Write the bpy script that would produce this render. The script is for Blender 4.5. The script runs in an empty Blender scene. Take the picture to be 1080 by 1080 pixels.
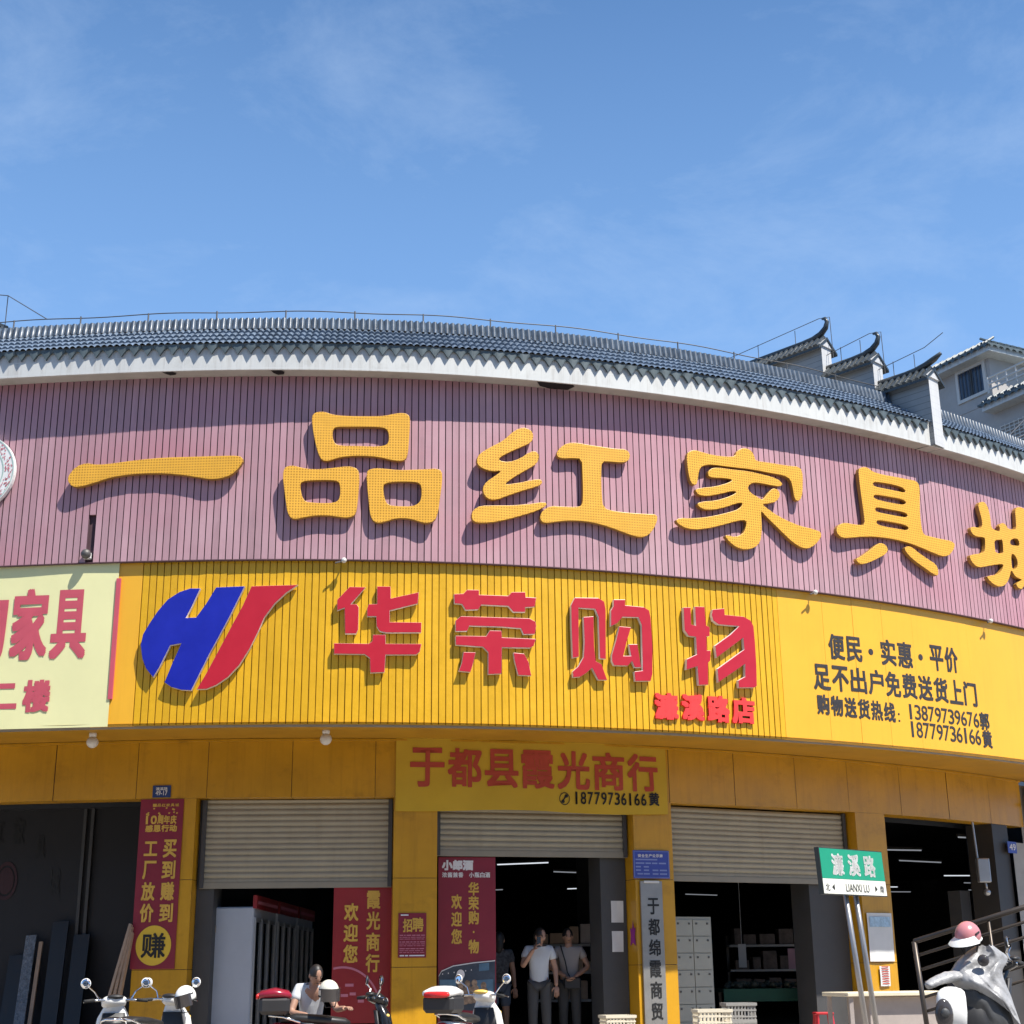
import bpy, math, random
import numpy as np
from mathutils import Vector, Matrix
random.seed(7)
S = bpy.context.scene
COL = S.collection
rad = math.radians

# ------------------------------------------------------------------ camera
TH, RO, CZ = rad(17.637), rad(-0.613), 1.45
cam = bpy.data.objects.new('camera', bpy.data.cameras.new('camera'))
COL.objects.link(cam)
R0 = Vector((1, 0, 0)); U0 = Vector((0, -math.sin(TH), math.cos(TH))); F0 = Vector((0, math.cos(TH), math.sin(TH)))
ri = R0*math.cos(RO) + U0*math.sin(RO)
up = -R0*math.sin(RO) + U0*math.cos(RO)
M = Matrix.Identity(4)
for i in range(3):
    M[i][0] = ri[i]; M[i][1] = up[i]; M[i][2] = -F0[i]
M[2][3] = CZ
cam.matrix_world = M
cam.data.sensor_width = 36
cam.data.lens = 1520.15/1080*36
cam.data.clip_start = 0.05
cam.data.clip_end = 3000
S.camera = cam

# ------------------------------------------------------------------ sky and sun
SUN = Vector((1.2, -1.0, 2.5)).normalized()
EL = math.asin(SUN.z); AZ = math.atan2(SUN.x, SUN.y)
W = bpy.data.worlds.new('World'); S.world = W
W.use_nodes = True
nt = W.node_tree; nt.nodes.clear()
def N(t, ty, **kw):
    n = t.nodes.new(ty)
    for k, v in kw.items(): setattr(n, k, v)
    return n
sky = N(nt, 'ShaderNodeTexSky', sky_type='NISHITA', sun_disc=False)
sky.sun_elevation = EL; sky.sun_rotation = AZ
sky.air_density = 1.0; sky.dust_density = 0.4; sky.ozone_density = 2.5
tc = N(nt, 'ShaderNodeTexCoord')
mp = N(nt, 'ShaderNodeMapping'); mp.inputs['Scale'].default_value = (2.6, 2.4, 5.4); mp.inputs['Rotation'].default_value = (0.0, rad(24), 0); mp.inputs['Location'].default_value = (3.7, 1.2, 5.3)
nz = N(nt, 'ShaderNodeTexNoise'); nz.inputs['Scale'].default_value = 2.3; nz.inputs['Detail'].default_value = 14; nz.inputs['Roughness'].default_value = 0.66; nz.inputs['Distortion'].default_value = 0.28
rp = N(nt, 'ShaderNodeValToRGB')
rp.color_ramp.elements[0].position = 0.47; rp.color_ramp.elements[0].color = (0, 0, 0, 1)
rp.color_ramp.elements[1].position = 0.86; rp.color_ramp.elements[1].color = (0.26, 0.26, 0.26, 1)
mx = N(nt, 'ShaderNodeMix', data_type='RGBA')
mx.inputs['B'].default_value = (8.8, 10.6, 13.0, 1)
bg = N(nt, 'ShaderNodeBackground'); bg.inputs['Strength'].default_value = 0.052
wo = N(nt, 'ShaderNodeOutputWorld')
L = nt.links.new
L(tc.outputs['Generated'], mp.inputs['Vector']); L(mp.outputs['Vector'], nz.inputs['Vector'])
L(nz.outputs['Fac'], rp.inputs['Fac']); L(rp.outputs['Color'], mx.inputs['Factor'])
hs = N(nt, 'ShaderNodeHueSaturation'); hs.inputs['Hue'].default_value = .508; hs.inputs['Saturation'].default_value = 1.38; hs.inputs['Value'].default_value = 1.22
L(sky.outputs['Color'], hs.inputs['Color'])
# the air grows paler towards the horizon
sx = N(nt, 'ShaderNodeSeparateXYZ'); L(tc.outputs['Generated'], sx.inputs[0])
er = N(nt, 'ShaderNodeMapRange'); er.inputs['From Min'].default_value = .30; er.inputs['From Max'].default_value = .66; er.inputs['To Min'].default_value = .90; er.inputs['To Max'].default_value = .26
L(sx.outputs['Z'], er.inputs['Value'])
pm = N(nt, 'ShaderNodeMix', data_type='RGBA'); pm.inputs['B'].default_value = (3.7, 6.9, 12.6, 1)
L(er.outputs['Result'], pm.inputs['Factor']); L(hs.outputs['Color'], pm.inputs['A']); L(pm.outputs['Result'], mx.inputs['A']); L(mx.outputs['Result'], bg.inputs['Color'])
L(bg.outputs['Background'], wo.inputs['Surface'])
sun = bpy.data.objects.new('sun', bpy.data.lights.new('sun', 'SUN'))
sun.data.energy = 5.0; sun.data.angle = rad(0.55); sun.data.color = (1.0, 0.95, 0.87)
sun.rotation_euler = SUN.to_track_quat('Z', 'Y').to_euler()
sun.location = (0, 0, 40)
COL.objects.link(sun)
vs = S.view_settings
vs.view_transform = 'Standard'; vs.look = 'None'; vs.exposure = 0.74; vs.gamma = 1.0; vs.use_curve_mapping = False

# ------------------------------------------------------------------ materials
def mat(name, col, rough=0.6, metal=0.0, var=0.12, scale=3.0, streak=0.0, bump=0.0, bscale=60.0, spec=0.5, emit=None, alpha=None, dirt=0.0):
    m = bpy.data.materials.new(name); m.use_nodes = True
    t = m.node_tree; b = t.nodes['Principled BSDF']
    b.inputs['Roughness'].default_value = rough; b.inputs['Metallic'].default_value = metal
    b.inputs['Specular IOR Level'].default_value = spec
    if emit:
        b.inputs['Emission Color'].default_value = (*col, 1); b.inputs['Emission Strength'].default_value = emit
    c = Vector(col)
    tcn = t.nodes.new('ShaderNodeTexCoord')
    if var or streak or dirt:
        a = t.nodes.new('ShaderNodeTexNoise'); a.inputs['Scale'].default_value = scale; a.inputs['Detail'].default_value = 6; a.inputs['Roughness'].default_value = .65
        t.links.new(tcn.outputs['Object'], a.inputs['Vector'])
        r = t.nodes.new('ShaderNodeValToRGB')
        r.color_ramp.elements[0].position = .3; r.color_ramp.elements[1].position = .7
        lo = c*(1-var); hi = c*(1+var)
        r.color_ramp.elements[0].color = (*lo, 1); r.color_ramp.elements[1].color = (min(hi[0], .95), min(hi[1], .95), min(hi[2], .95), 1)
        t.links.new(a.outputs['Fac'], r.inputs['Fac'])
        out = r.outputs['Color']
        for (amt, sc, mulc, p0, p1) in ((streak, (5, 5, .35), (.55, .5, .46), .5, .78), (dirt, (1.1, 1.1, 1.6), (.42, .38, .33), .55, .8)):
            if not amt: continue
            mpn = t.nodes.new('ShaderNodeMapping'); mpn.inputs['Scale'].default_value = sc
            t.links.new(tcn.outputs['Object'], mpn.inputs['Vector'])
            q = t.nodes.new('ShaderNodeTexNoise'); q.inputs['Scale'].default_value = 2.0; q.inputs['Detail'].default_value = 8; q.inputs['Roughness'].default_value = .7
            t.links.new(mpn.outputs['Vector'], q.inputs['Vector'])
            r2 = t.nodes.new('ShaderNodeMapRange'); r2.inputs['From Min'].default_value = p0; r2.inputs['From Max'].default_value = p1; r2.inputs['To Max'].default_value = amt
            t.links.new(q.outputs['Fac'], r2.inputs['Value'])
            mm = t.nodes.new('ShaderNodeMix'); mm.data_type = 'RGBA'; mm.blend_type = 'MULTIPLY'
            mm.inputs['B'].default_value = (*mulc, 1)
            t.links.new(r2.outputs['Result'], mm.inputs['Factor']); t.links.new(out, mm.inputs['A'])
            out = mm.outputs['Result']
        t.links.new(out, b.inputs['Base Color'])
        m['out'] = 1
        rr = t.nodes.new('ShaderNodeMapRange'); rr.inputs['To Min'].default_value = max(rough-.08, .02); rr.inputs['To Max'].default_value = min(rough+.1, 1)
        t.links.new(a.outputs['Fac'], rr.inputs['Value']); t.links.new(rr.outputs['Result'], b.inputs['Roughness'])
    else:
        b.inputs['Base Color'].default_value = (*col, 1)
    if bump:
        n2 = t.nodes.new('ShaderNodeTexNoise'); n2.inputs['Scale'].default_value = bscale; n2.inputs['Detail'].default_value = 4
        t.links.new(tcn.outputs['Object'], n2.inputs['Vector'])
        bp = t.nodes.new('ShaderNodeBump'); bp.inputs['Strength'].default_value = bump; bp.inputs['Distance'].default_value = .02
        t.links.new(n2.outputs['Fac'], bp.inputs['Height']); t.links.new(bp.outputs['Normal'], b.inputs['Normal'])
    return m

def base_input(m):
    b = m.node_tree.nodes['Principled BSDF']
    l = b.inputs['Base Color'].links
    return m.node_tree, b, (l[0].from_socket if l else None)

def add_rib_variation(m, amt, tint=None):
    # every slat has its own slight fading, stored per face
    t, b, src = base_input(m)
    at = t.nodes.new('ShaderNodeAttribute'); at.attribute_name = 'rib'
    r = t.nodes.new('ShaderNodeMapRange'); r.inputs['To Min'].default_value = 1-amt; r.inputs['To Max'].default_value = 1+amt
    t.links.new(at.outputs['Fac'], r.inputs['Value'])
    mm = t.nodes.new('ShaderNodeVectorMath'); mm.operation = 'SCALE'
    t.links.new(src, mm.inputs[0]); t.links.new(r.outputs['Result'], mm.inputs['Scale'])
    out = mm.outputs['Vector']
    if tint:
        # broad uneven fading between two hues
        tcn = t.nodes.new('ShaderNodeTexCoord'); mpn = t.nodes.new('ShaderNodeMapping'); mpn.inputs['Scale'].default_value = (.35, .35, .5)
        nz = t.nodes.new('ShaderNodeTexNoise'); nz.inputs['Scale'].default_value = 1.3; nz.inputs['Detail'].default_value = 5
        t.links.new(tcn.outputs['Object'], mpn.inputs['Vector']); t.links.new(mpn.outputs['Vector'], nz.inputs['Vector'])
        mr = t.nodes.new('ShaderNodeMapRange'); mr.inputs['From Min'].default_value = .4; mr.inputs['From Max'].default_value = .72; mr.inputs['To Max'].default_value = .8
        t.links.new(nz.outputs['Fac'], mr.inputs['Value'])
        mi = t.nodes.new('ShaderNodeMix'); mi.data_type = 'RGBA'; mi.inputs['B'].default_value = (*tint, 1)
        t.links.new(mr.outputs['Result'], mi.inputs['Factor']); t.links.new(out, mi.inputs['A']); out = mi.outputs['Result']
    t.links.new(out, b.inputs['Base Color'])

def dots(m, pitch, dotcol, r0=.30):
    # perforated face: a grid of small dark holes in object space (x,z)
    t, b, src = base_input(m)
    tcn = t.nodes.new('ShaderNodeTexCoord')
    sc = t.nodes.new('ShaderNodeVectorMath'); sc.operation = 'SCALE'; sc.inputs['Scale'].default_value = 1/pitch
    fr = t.nodes.new('ShaderNodeVectorMath'); fr.operation = 'FRACTION'
    su = t.nodes.new('ShaderNodeVectorMath'); su.operation = 'SUBTRACT'; su.inputs[1].default_value = (.5, .5, .5)
    mu = t.nodes.new('ShaderNodeVectorMath'); mu.operation = 'MULTIPLY'; mu.inputs[1].default_value = (1, 0, 1)
    le = t.nodes.new('ShaderNodeVectorMath'); le.operation = 'LENGTH'
    mr = t.nodes.new('ShaderNodeMapRange'); mr.inputs['From Min'].default_value = r0-.06; mr.inputs['From Max'].default_value = r0+.06; mr.inputs['To Min'].default_value = 1; mr.inputs['To Max'].default_value = 0
    mi = t.nodes.new('ShaderNodeMix'); mi.data_type = 'RGBA'; mi.inputs['B'].default_value = (*dotcol, 1)
    t.links.new(tcn.outputs['Object'], sc.inputs[0]); t.links.new(sc.outputs['Vector'], fr.inputs[0]); t.links.new(fr.outputs['Vector'], su.inputs[0])
    t.links.new(su.outputs['Vector'], mu.inputs[0]); t.links.new(mu.outputs['Vector'], le.inputs[0]); t.links.new(le.outputs['Value'], mr.inputs['Value'])
    t.links.new(mr.outputs['Result'], mi.inputs['Factor']); t.links.new(src, mi.inputs['A']); t.links.new(mi.outputs['Result'], b.inputs['Base Color'])

def tile_lines(m, w, h, col, axis=(1, 1, 1)):
    # thin grout lines through a brick texture laid in object space (horizontal run, height)
    t, b, src = base_input(m)
    tcn = t.nodes.new('ShaderNodeTexCoord'); sp = t.nodes.new('ShaderNodeSeparateXYZ'); cb = t.nodes.new('ShaderNodeCombineXYZ')
    t.links.new(tcn.outputs['Object'], sp.inputs[0])
    ad = t.nodes.new('ShaderNodeMath'); ad.operation = 'ADD'
    t.links.new(sp.outputs['X'], ad.inputs[0]); t.links.new(sp.outputs['Y'], ad.inputs[1])
    t.links.new(ad.outputs[0], cb.inputs['X']); t.links.new(sp.outputs['Z'], cb.inputs['Y'])
    br = t.nodes.new('ShaderNodeTexBrick'); br.inputs['Scale'].default_value = 1; br.inputs['Brick Width'].default_value = w; br.inputs['Row Height'].default_value = h
    br.inputs['Mortar Size'].default_value = .006; br.inputs['Mortar'].default_value = (*col, 1); br.offset = 0.0
    t.links.new(cb.outputs[0], br.inputs['Vector'])
    t.links.new(src, br.inputs['Color1']); t.links.new(src, br.inputs['Color2'])
    t.links.new(br.outputs['Color'], b.inputs['Base Color'])

K = {}
K['cladding'] = mat('mauve_sheet', (.435, .262, .292), .5, var=.08, scale=1.6, streak=.45)
add_rib_variation(K['cladding'], .11, tint=(.44, .195, .235))
K['groove'] = mat('dark_groove', (.09, .045, .055), .8, var=.1)
K['ygroove'] = mat('dark_yellow_groove', (.40, .215, .008), .8, var=.1)
K['yellow_rib'] = mat('yellow_sheet', (.66, .365, .008), .38, var=.07, scale=2.5, streak=.2, bump=.15, bscale=9)
add_rib_variation(K['yellow_rib'], .06)
K['yellow_flat'] = mat('yellow_panel', (.78, .405, .026), .36, var=.05, scale=.8, streak=.16, bump=.25, bscale=1.3)
K['orange'] = mat('ochre_panel', (.52, .265, .010), .3, var=.14, scale=1.0, streak=.5, dirt=.55)
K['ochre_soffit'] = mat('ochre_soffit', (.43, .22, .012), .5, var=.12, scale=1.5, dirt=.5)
K['cream'] = mat('cream_cloth', (.72, .70, .37), .7, var=.03, scale=1.5, bump=.1, bscale=3)
K['cream_red'] = mat('faded_red_print', (.50, .075, .11), .7, var=.06)
K['white'] = mat('white_paint', (.74, .74, .72), .55, var=.05, dirt=.15)
K['fascia'] = mat('white_tile', (.57, .575, .55), .45, var=.05, scale=2, streak=.75, dirt=.35)
tile_lines(K['fascia'], .25, .2, (.58, .58, .56))
K['gable_white'] = mat('white_gable_tile', (.56, .56, .55), .4, var=.04, scale=2, streak=.25)
tile_lines(K['gable_white'], .12, .12, (.5, .5, .49))
K['gable_grey'] = mat('grey_gable_tile', (.27, .28, .28), .5, var=.07, scale=3, dirt=.2)
tile_lines(K['gable_grey'], .3, .11, (.16, .165, .17))
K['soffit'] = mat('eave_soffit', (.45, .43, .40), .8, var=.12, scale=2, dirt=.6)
K['roof'] = mat('blue_glazed_tile', (.13, .17, .225), .24, var=.38, scale=7, spec=.6, dirt=.55)
K['ridge'] = mat('ridge_tile', (.065, .09, .125), .35, var=.4, scale=7, spec=.4, dirt=.5)
K['roof_drip'] = mat('drip_tile', (.075, .10, .11), .5, var=.3, scale=6, dirt=.3)
K['cap_tile'] = mat('dark_cap_tile', (.035, .042, .045), .3, var=.3, scale=12)
K['gold'] = mat('gold_letter_face', (.75, .395, .036), .42, var=.06, scale=6)
dots(K['gold'], .040, (.42, .19, .012), .28)
K['gold_side'] = mat('gold_letter_side', (.34, .17, .03), .5, var=.15, scale=5)
K['red_face'] = mat('red_letter_face', (.45, .012, .028), .35, var=.05, scale=4)
K['trim'] = mat('white_letter_trim', (.72, .66, .64), .45, var=.08)
K['blue_face'] = mat('blue_logo_face', (.012, .02, .33), .22, var=.12, scale=2.2)
K['bright_red'] = mat('bright_red_foam', (.80, .035, .035), .6, var=.06)
K['black_letter'] = mat('black_letter', (.035, .03, .03), .5, var=.1)
K['shutter'] = mat('beige_slats', (.33, .295, .215), .5, var=.08, scale=2, streak=.3, dirt=.2)
K['shutter_bar'] = mat('shutter_bar', (.25, .225, .17), .5, var=.08)
K['grey_slats'] = mat('grey_slats', (.38, .39, .40), .5, var=.08, streak=.3)
K['dark_metal'] = mat('dark_grey_metal', (.10, .095, .09), .5, metal=.3, var=.1)
K['door_dark'] = mat('door_dark', (.05, .046, .043), .5, metal=.2, var=.1)
K['jamb'] = mat('grey_jamb', (.055, .055, .056), .6, var=.1, dirt=.2)
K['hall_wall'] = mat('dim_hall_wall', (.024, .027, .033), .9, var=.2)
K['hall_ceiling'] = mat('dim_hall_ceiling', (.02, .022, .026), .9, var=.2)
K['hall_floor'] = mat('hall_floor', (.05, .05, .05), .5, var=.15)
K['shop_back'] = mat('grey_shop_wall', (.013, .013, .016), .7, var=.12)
K['ink'] = mat('black_ink', (.008, .008, .008), .6, var=0)
K['maroon_ink'] = mat('maroon_ink', (.035, .006, .009), .6, var=0)
K['red_banner'] = mat('maroon_banner', (.215, .012, .028), .42, var=.08, scale=2, bump=.5, bscale=2.5)
K['red_banner2'] = mat('crimson_banner', (.26, .014, .018), .4, var=.1, scale=2, bump=.6, bscale=2.5)
K['gold_print'] = mat('gold_print', (.62, .37, .055), .5, var=.1)
K['yellow_print'] = mat('yellow_print', (.68, .44, .03), .5, var=.04)
K['white_print'] = mat('white_print', (.7, .68, .68), .6, var=0)
K['pink_print'] = mat('pink_print', (.50, .16, .22), .6, var=0)
K['banner_cloth'] = mat('yellow_cloth', (.55, .355, .022), .75, var=.06, scale=1.5, bump=.5, bscale=1.8)
K['banner_red'] = mat('banner_red_print', (.42, .055, .03), .7, var=.06)
K['plate_blue'] = mat('blue_plate', (.02, .045, .16), .4, var=.05)
K['notice_blue'] = mat('notice_blue', (.04, .065, .33), .35, var=.06)
K['notice_line'] = mat('notice_line', (.22, .27, .52), .5, var=0)
K['plaque'] = mat('steel_plaque', (.30, .29, .27), .38, metal=.5, var=.12, scale=2, dirt=.5)
K['paper'] = mat('paper', (.62, .62, .60), .8, var=.05)
K['paper_blue'] = mat('paper_blue', (.35, .5, .62), .8, var=.3, scale=12)
K['purple'] = mat('purple_sticker', (.28, .02, .24), .6, var=.1)
K['photo_dark'] = mat('photo_night', (.035, .05, .075), .4, var=.5, scale=3)
K['photo_skin'] = mat('photo_figures', (.22, .15, .10), .5, var=.75, scale=16)
K['photo_sky'] = mat('photo_blue', (.07, .15, .23), .4, var=.3, scale=4)
K['fridge'] = mat('fridge_white', (.40, .43, .48), .4, var=.04)
K['fridge_dark'] = mat('fridge_inside', (.02, .026, .03), .5, var=.4, scale=8)
K['glass'] = mat('dark_glass', (.012, .016, .02), .06, var=0)
K['alu'] = mat('aluminium', (.42, .43, .44), .35, metal=.7, var=.08)
K['steel'] = mat('steel_pole', (.36, .35, .34), .35, metal=.7, var=.1)
K['tube'] = mat('tube_light', (.86, .92, 1.0), .5, var=0, emit=.55)
K['tube_dim'] = mat('tube_dim', (.80, .86, .95), .5, var=0, emit=.16)
K['globe'] = mat('opal_glass', (.62, .60, .56), .3, var=.05)
K['emblem_green'] = mat('emblem_green', (.36, .50, .44), .5, var=.2)
K['emblem_red'] = mat('emblem_red', (.52, .16, .19), .6, var=.3, scale=20)
K['green_sign'] = mat('green_sign', (.010, .27, .15), .4, var=.04)
K['sign_edge'] = mat('sign_edge', (.03, .035, .03), .5, var=.1)
K['bright_white'] = mat('bright_white', (.82, .82, .8), .5, var=0)
K['sign_white'] = mat('sign_white', (.76, .75, .66), .45, var=.03)
K['laminate'] = mat('beige_laminate', (.68, .60, .44), .45, var=.06)
K['box_grey'] = mat('grey_board', (.38, .33, .30), .7, var=.12, dirt=.2)
K['rail'] = mat('bronze_rail', (.085, .07, .058), .4, metal=.6, var=.12)
K['crate_white'] = mat('ivory_plastic', (.66, .60, .47), .5, var=.05)
K['crate_grey'] = mat('grey_plastic', (.30, .29, .27), .5, var=.1)
K['locker'] = mat('ivory_panel', (.36, .36, .31), .55, var=.05)
K['green_cloth'] = mat('green_skirt', (.012, .075, .045), .7, var=.15)
K['veg'] = mat('vegetables', (.055, .06, .04), .6, var=.6, scale=9)
K['dark_red'] = mat('dark_red_gloss', (.24, .012, .03), .2, var=.1)
K['red_plastic'] = mat('red_plastic', (.45, .02, .03), .35, var=.06)
K['wood'] = mat('pale_board', (.36, .25, .17), .6, var=.15, scale=5)
K['wood_dark'] = mat('dark_board', (.011, .011, .012), .45, var=.2)
K['film'] = mat('clear_film', (.13, .145, .165), .12, var=.5, scale=14, bump=.9, bscale=25)
K['pearl'] = mat('white_bodywork', (.78, .78, .76), .18, var=.03, spec=.6)
K['black_body'] = mat('black_bodywork', (.012, .012, .014), .2, var=.1)
K['black_plastic'] = mat('black_plastic', (.02, .02, .022), .5, var=.1)
K['rubber'] = mat('rubber', (.02, .02, .02), .8, var=.1)
K['chrome'] = mat('chrome', (.75, .75, .75), .12, metal=1, var=0)
K['mirror'] = mat('mirror_glass', (.85, .87, .9), .03, metal=1, var=0)
K['tail_red'] = mat('red_lens', (.55, .02, .02), .2, var=.05)
K['amber'] = mat('amber_lens', (.75, .50, .12), .25, var=.05)
K['lamp_lens'] = mat('clear_lens', (.55, .56, .56), .1, var=.05)
K['seat'] = mat('black_seat', (.015, .015, .016), .45, var=.1)
K['helmet_white'] = mat('white_helmet', (.78, .78, .74), .2, var=.03)
K['helmet_cream'] = mat('cream_helmet', (.66, .64, .54), .3, var=.04)
K['helmet_pink'] = mat('pink_helmet', (.50, .20, .215), .25, var=.06)
K['visor'] = mat('smoked_visor', (.05, .045, .045), .1, var=.1)
K['quilt'] = mat('grey_quilt', (.31, .31, .315), .42, var=.2, scale=6, bump=1.0, bscale=11, dirt=.4)
K['apron'] = mat('dark_grey_apron', (.055, .057, .06), .5, var=.15, scale=4, bump=.4, bscale=10)
K['skin'] = mat('skin', (.36, .20, .135), .55, var=.08, scale=12)
K['hair'] = mat('black_hair', (.014, .011, .010), .5, var=.2)
K['white_cloth'] = mat('white_cloth', (.50, .52, .54), .8, var=.04, bump=.3, bscale=12)
K['grey_cloth'] = mat('grey_cloth', (.30, .275, .265), .8, var=.05, bump=.3, bscale=12)
K['dark_cloth'] = mat('dark_cloth', (.05, .05, .052), .8, var=.2)
K['blue_cloth'] = mat('blue_grey_cloth', (.09, .11, .15), .8, var=.2)
K['print_cloth'] = mat('dark_print_cloth', (.06, .06, .065), .8, var=.7, scale=22)
K['cap_cloth'] = mat('maroon_cap', (.07, .02, .028), .8, var=.1)
K['asphalt'] = mat('asphalt', (.13, .125, .115), .9, var=.2, scale=2, bump=.4, dirt=.3)
K['paving'] = mat('paving_slabs', (.36, .32, .27), .8, var=.12, scale=1.5, dirt=.3)
tile_lines(K['paving'], .4, .4, (.18, .17, .16))
K['concrete'] = mat('concrete', (.33, .32, .30), .85, var=.12, dirt=.4)
K['pale_wall'] = mat('pale_render', (.40, .375, .35), .8, var=.07, scale=1.5, dirt=.2)
K['pale_frame'] = mat('pale_frame', (.60, .57, .52), .6, var=.05)
K['window'] = mat('window_glass', (.03, .05, .085), .08, var=.3)
K['carton'] = mat('cartons', (.30, .25, .2), .8, var=.3)
K['carton_dim'] = mat('shaded_cartons', (.10, .075, .06), .8, var=.5, scale=6)  # darker carton colour that stands in for shade deep in the hall
K['pink'] = mat('pink_plastic', (.45, .26, .30), .5, var=.1)

# ------------------------------------------------------------------ the curved street front (metres along it, outward offset, height)
SK = [-4, 1.5, 7, 12.5, 18]; KK = [.014, .0632, .0457, .0387, .0389]
DS = .01
SG = np.arange(-14, 28, DS)
HG = np.cumsum(np.interp(SG, SK, KK))*DS
I0 = int(round(14/DS)); HG = HG - HG[I0] + .0128
XG = np.cumsum(np.cos(HG))*DS; YG = np.cumsum(np.sin(HG))*DS
XG += -3.6478 - XG[I0]; YG += 19.5466 - YG[I0]
def hd(s): return float(np.interp(s, SG, HG))
def surf(s, o, z):
    h = hd(s)
    return Vector((float(np.interp(s, SG, XG)) + o*math.sin(h), float(np.interp(s, SG, YG)) - o*math.cos(h), z))
def tang(s): h = hd(s); return Vector((math.cos(h), math.sin(h), 0))
def outw(s): h = hd(s); return Vector((math.sin(h), -math.cos(h), 0))

# ------------------------------------------------------------------ mesh helpers
ORG = {}
class MB:
    def __init__(self): self.v = []; self.f = []; self.m = []; self.a = []; self.cm = 0; self.ca = .5
    def add(self, vs, fs):
        b = len(self.v); self.v += [Vector(p) for p in vs]
        for f in fs: self.f.append([b+i for i in f]); self.m.append(self.cm); self.a.append(self.ca)
    def quad(self, a, b, c, d): self.add([a, b, c, d], [(0, 1, 2, 3)])
    def box(self, c, sx, sy, sz, ax=Vector((1, 0, 0)), ay=Vector((0, 1, 0)), az=Vector((0, 0, 1)), bev=0):
        c = Vector(c); hx, hy, hz = sx/2, sy/2, sz/2
        if bev:
            pts = []
            def P(x, y, z): pts.append(c+ax*x+ay*y+az*z); return len(pts)-1
            e = bev; idx = {}
            for x in (-1, 1):
                for y in (-1, 1):
                    for z in (-1, 1):
                        idx[(x, y, z, 0)] = P(x*hx, y*(hy-e), z*(hz-e)); idx[(x, y, z, 1)] = P(x*(hx-e), y*hy, z*(hz-e)); idx[(x, y, z, 2)] = P(x*(hx-e), y*(hy-e), z*hz)
            F = []
            for x in (-1, 1): F.append([idx[(x, a, b, 0)] for a, b in ((-1, -1), (1, -1), (1, 1), (-1, 1))][::x])
            for y in (-1, 1): F.append([idx[(a, y, b, 1)] for a, b in ((-1, -1), (-1, 1), (1, 1), (1, -1))][::y])
            for z in (-1, 1): F.append([idx[(a, b, z, 2)] for a, b in ((-1, -1), (1, -1), (1, 1), (-1, 1))][::z])
            for x in (-1, 1):
                for y in (-1, 1): F.append([idx[(x, y, -1, 0)], idx[(x, y, 1, 0)], idx[(x, y, 1, 1)], idx[(x, y, -1, 1)]][::-x*y])
            for x in (-1, 1):
                for z in (-1, 1): F.append([idx[(x, -1, z, 0)], idx[(x, 1, z, 0)], idx[(x, 1, z, 2)], idx[(x, -1, z, 2)]][::x*z])
            for y in (-1, 1):
                for z in (-1, 1): F.append([idx[(-1, y, z, 1)], idx[(1, y, z, 1)], idx[(1, y, z, 2)], idx[(-1, y, z, 2)]][::-y*z])
            for x in (-1, 1):
                for y in (-1, 1):
                    for z in (-1, 1): F.append([idx[(x, y, z, 0)], idx[(x, y, z, 1)], idx[(x, y, z, 2)]][::x*y*z])
            self.add(pts, F); return
        p = [c+ax*(x*hx)+ay*(y*hy)+az*(z*hz) for z in (-1, 1) for x, y in ((-1, -1), (1, -1), (1, 1), (-1, 1))]
        self.add(p, [(3, 2, 1, 0), (4, 5, 6, 7), (0, 1, 5, 4), (1, 2, 6, 5), (2, 3, 7, 6), (3, 0, 4, 7)])
    def bar(self, a, b, w, d, up=Vector((0, 0, 1))):
        a = Vector(a); b = Vector(b); z = (b-a); l = z.length; z.normalize()
        x = z.cross(up)
        if x.length < 1e-4: x = z.cross(Vector((1, 0, 0)))
        x.normalize(); y = z.cross(x)
        self.box((a+b)/2, w, d, l, x, y, z)
    def tube(self, pts, r, n=10, caps=True):
        pts = [Vector(p) for p in pts]; rr = r if isinstance(r, (list, tuple)) else [r]*len(pts)
        rings = []; px = None
        for i, p in enumerate(pts):
            t = (pts[min(i+1, len(pts)-1)] - pts[max(i-1, 0)]).normalized()
            if px is None:
                px = t.cross(Vector((0, 0, 1)));
                if px.length < 1e-3: px = t.cross(Vector((1, 0, 0)))
            px = (px - t*px.dot(t)).normalized(); py = t.cross(px)
            rings.append([p + (px*math.cos(2*math.pi*k/n)+py*math.sin(2*math.pi*k/n))*rr[i] for k in range(n)])
        self.loft(rings, caps)
    def loft(self, rings, caps=True, closed=True):
        n = len(rings[0]); vs = [p for r in rings for p in r]; fs = []
        for i in range(len(rings)-1):
            for k in range(n if closed else n-1):
                a = i*n+k; b = i*n+(k+1) % n
                fs.append((a, b, b+n, a+n))
        if caps:
            fs.append(tuple(range(n))[::-1]); fs.append(tuple(range((len(rings)-1)*n, len(rings)*n)))
        self.add(vs, fs)
    def lathe(self, c, prof, n=16, axis=Vector((0, 0, 1)), x=None, a0=0, a1=2*math.pi):
        c = Vector(c); axis = Vector(axis).normalized()
        x = axis.orthogonal().normalized() if x is None else Vector(x); y = axis.cross(x)
        full = abs(a1-a0-2*math.pi) < 1e-6
        m = n if full else n+1
        rings = [[c+axis*h+(x*math.cos(a0+(a1-a0)*k/n)+y*math.sin(a0+(a1-a0)*k/n))*max(r, 1e-4) for k in range(m)] for r, h in prof]
        self.loft(rings, full, full)
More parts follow.
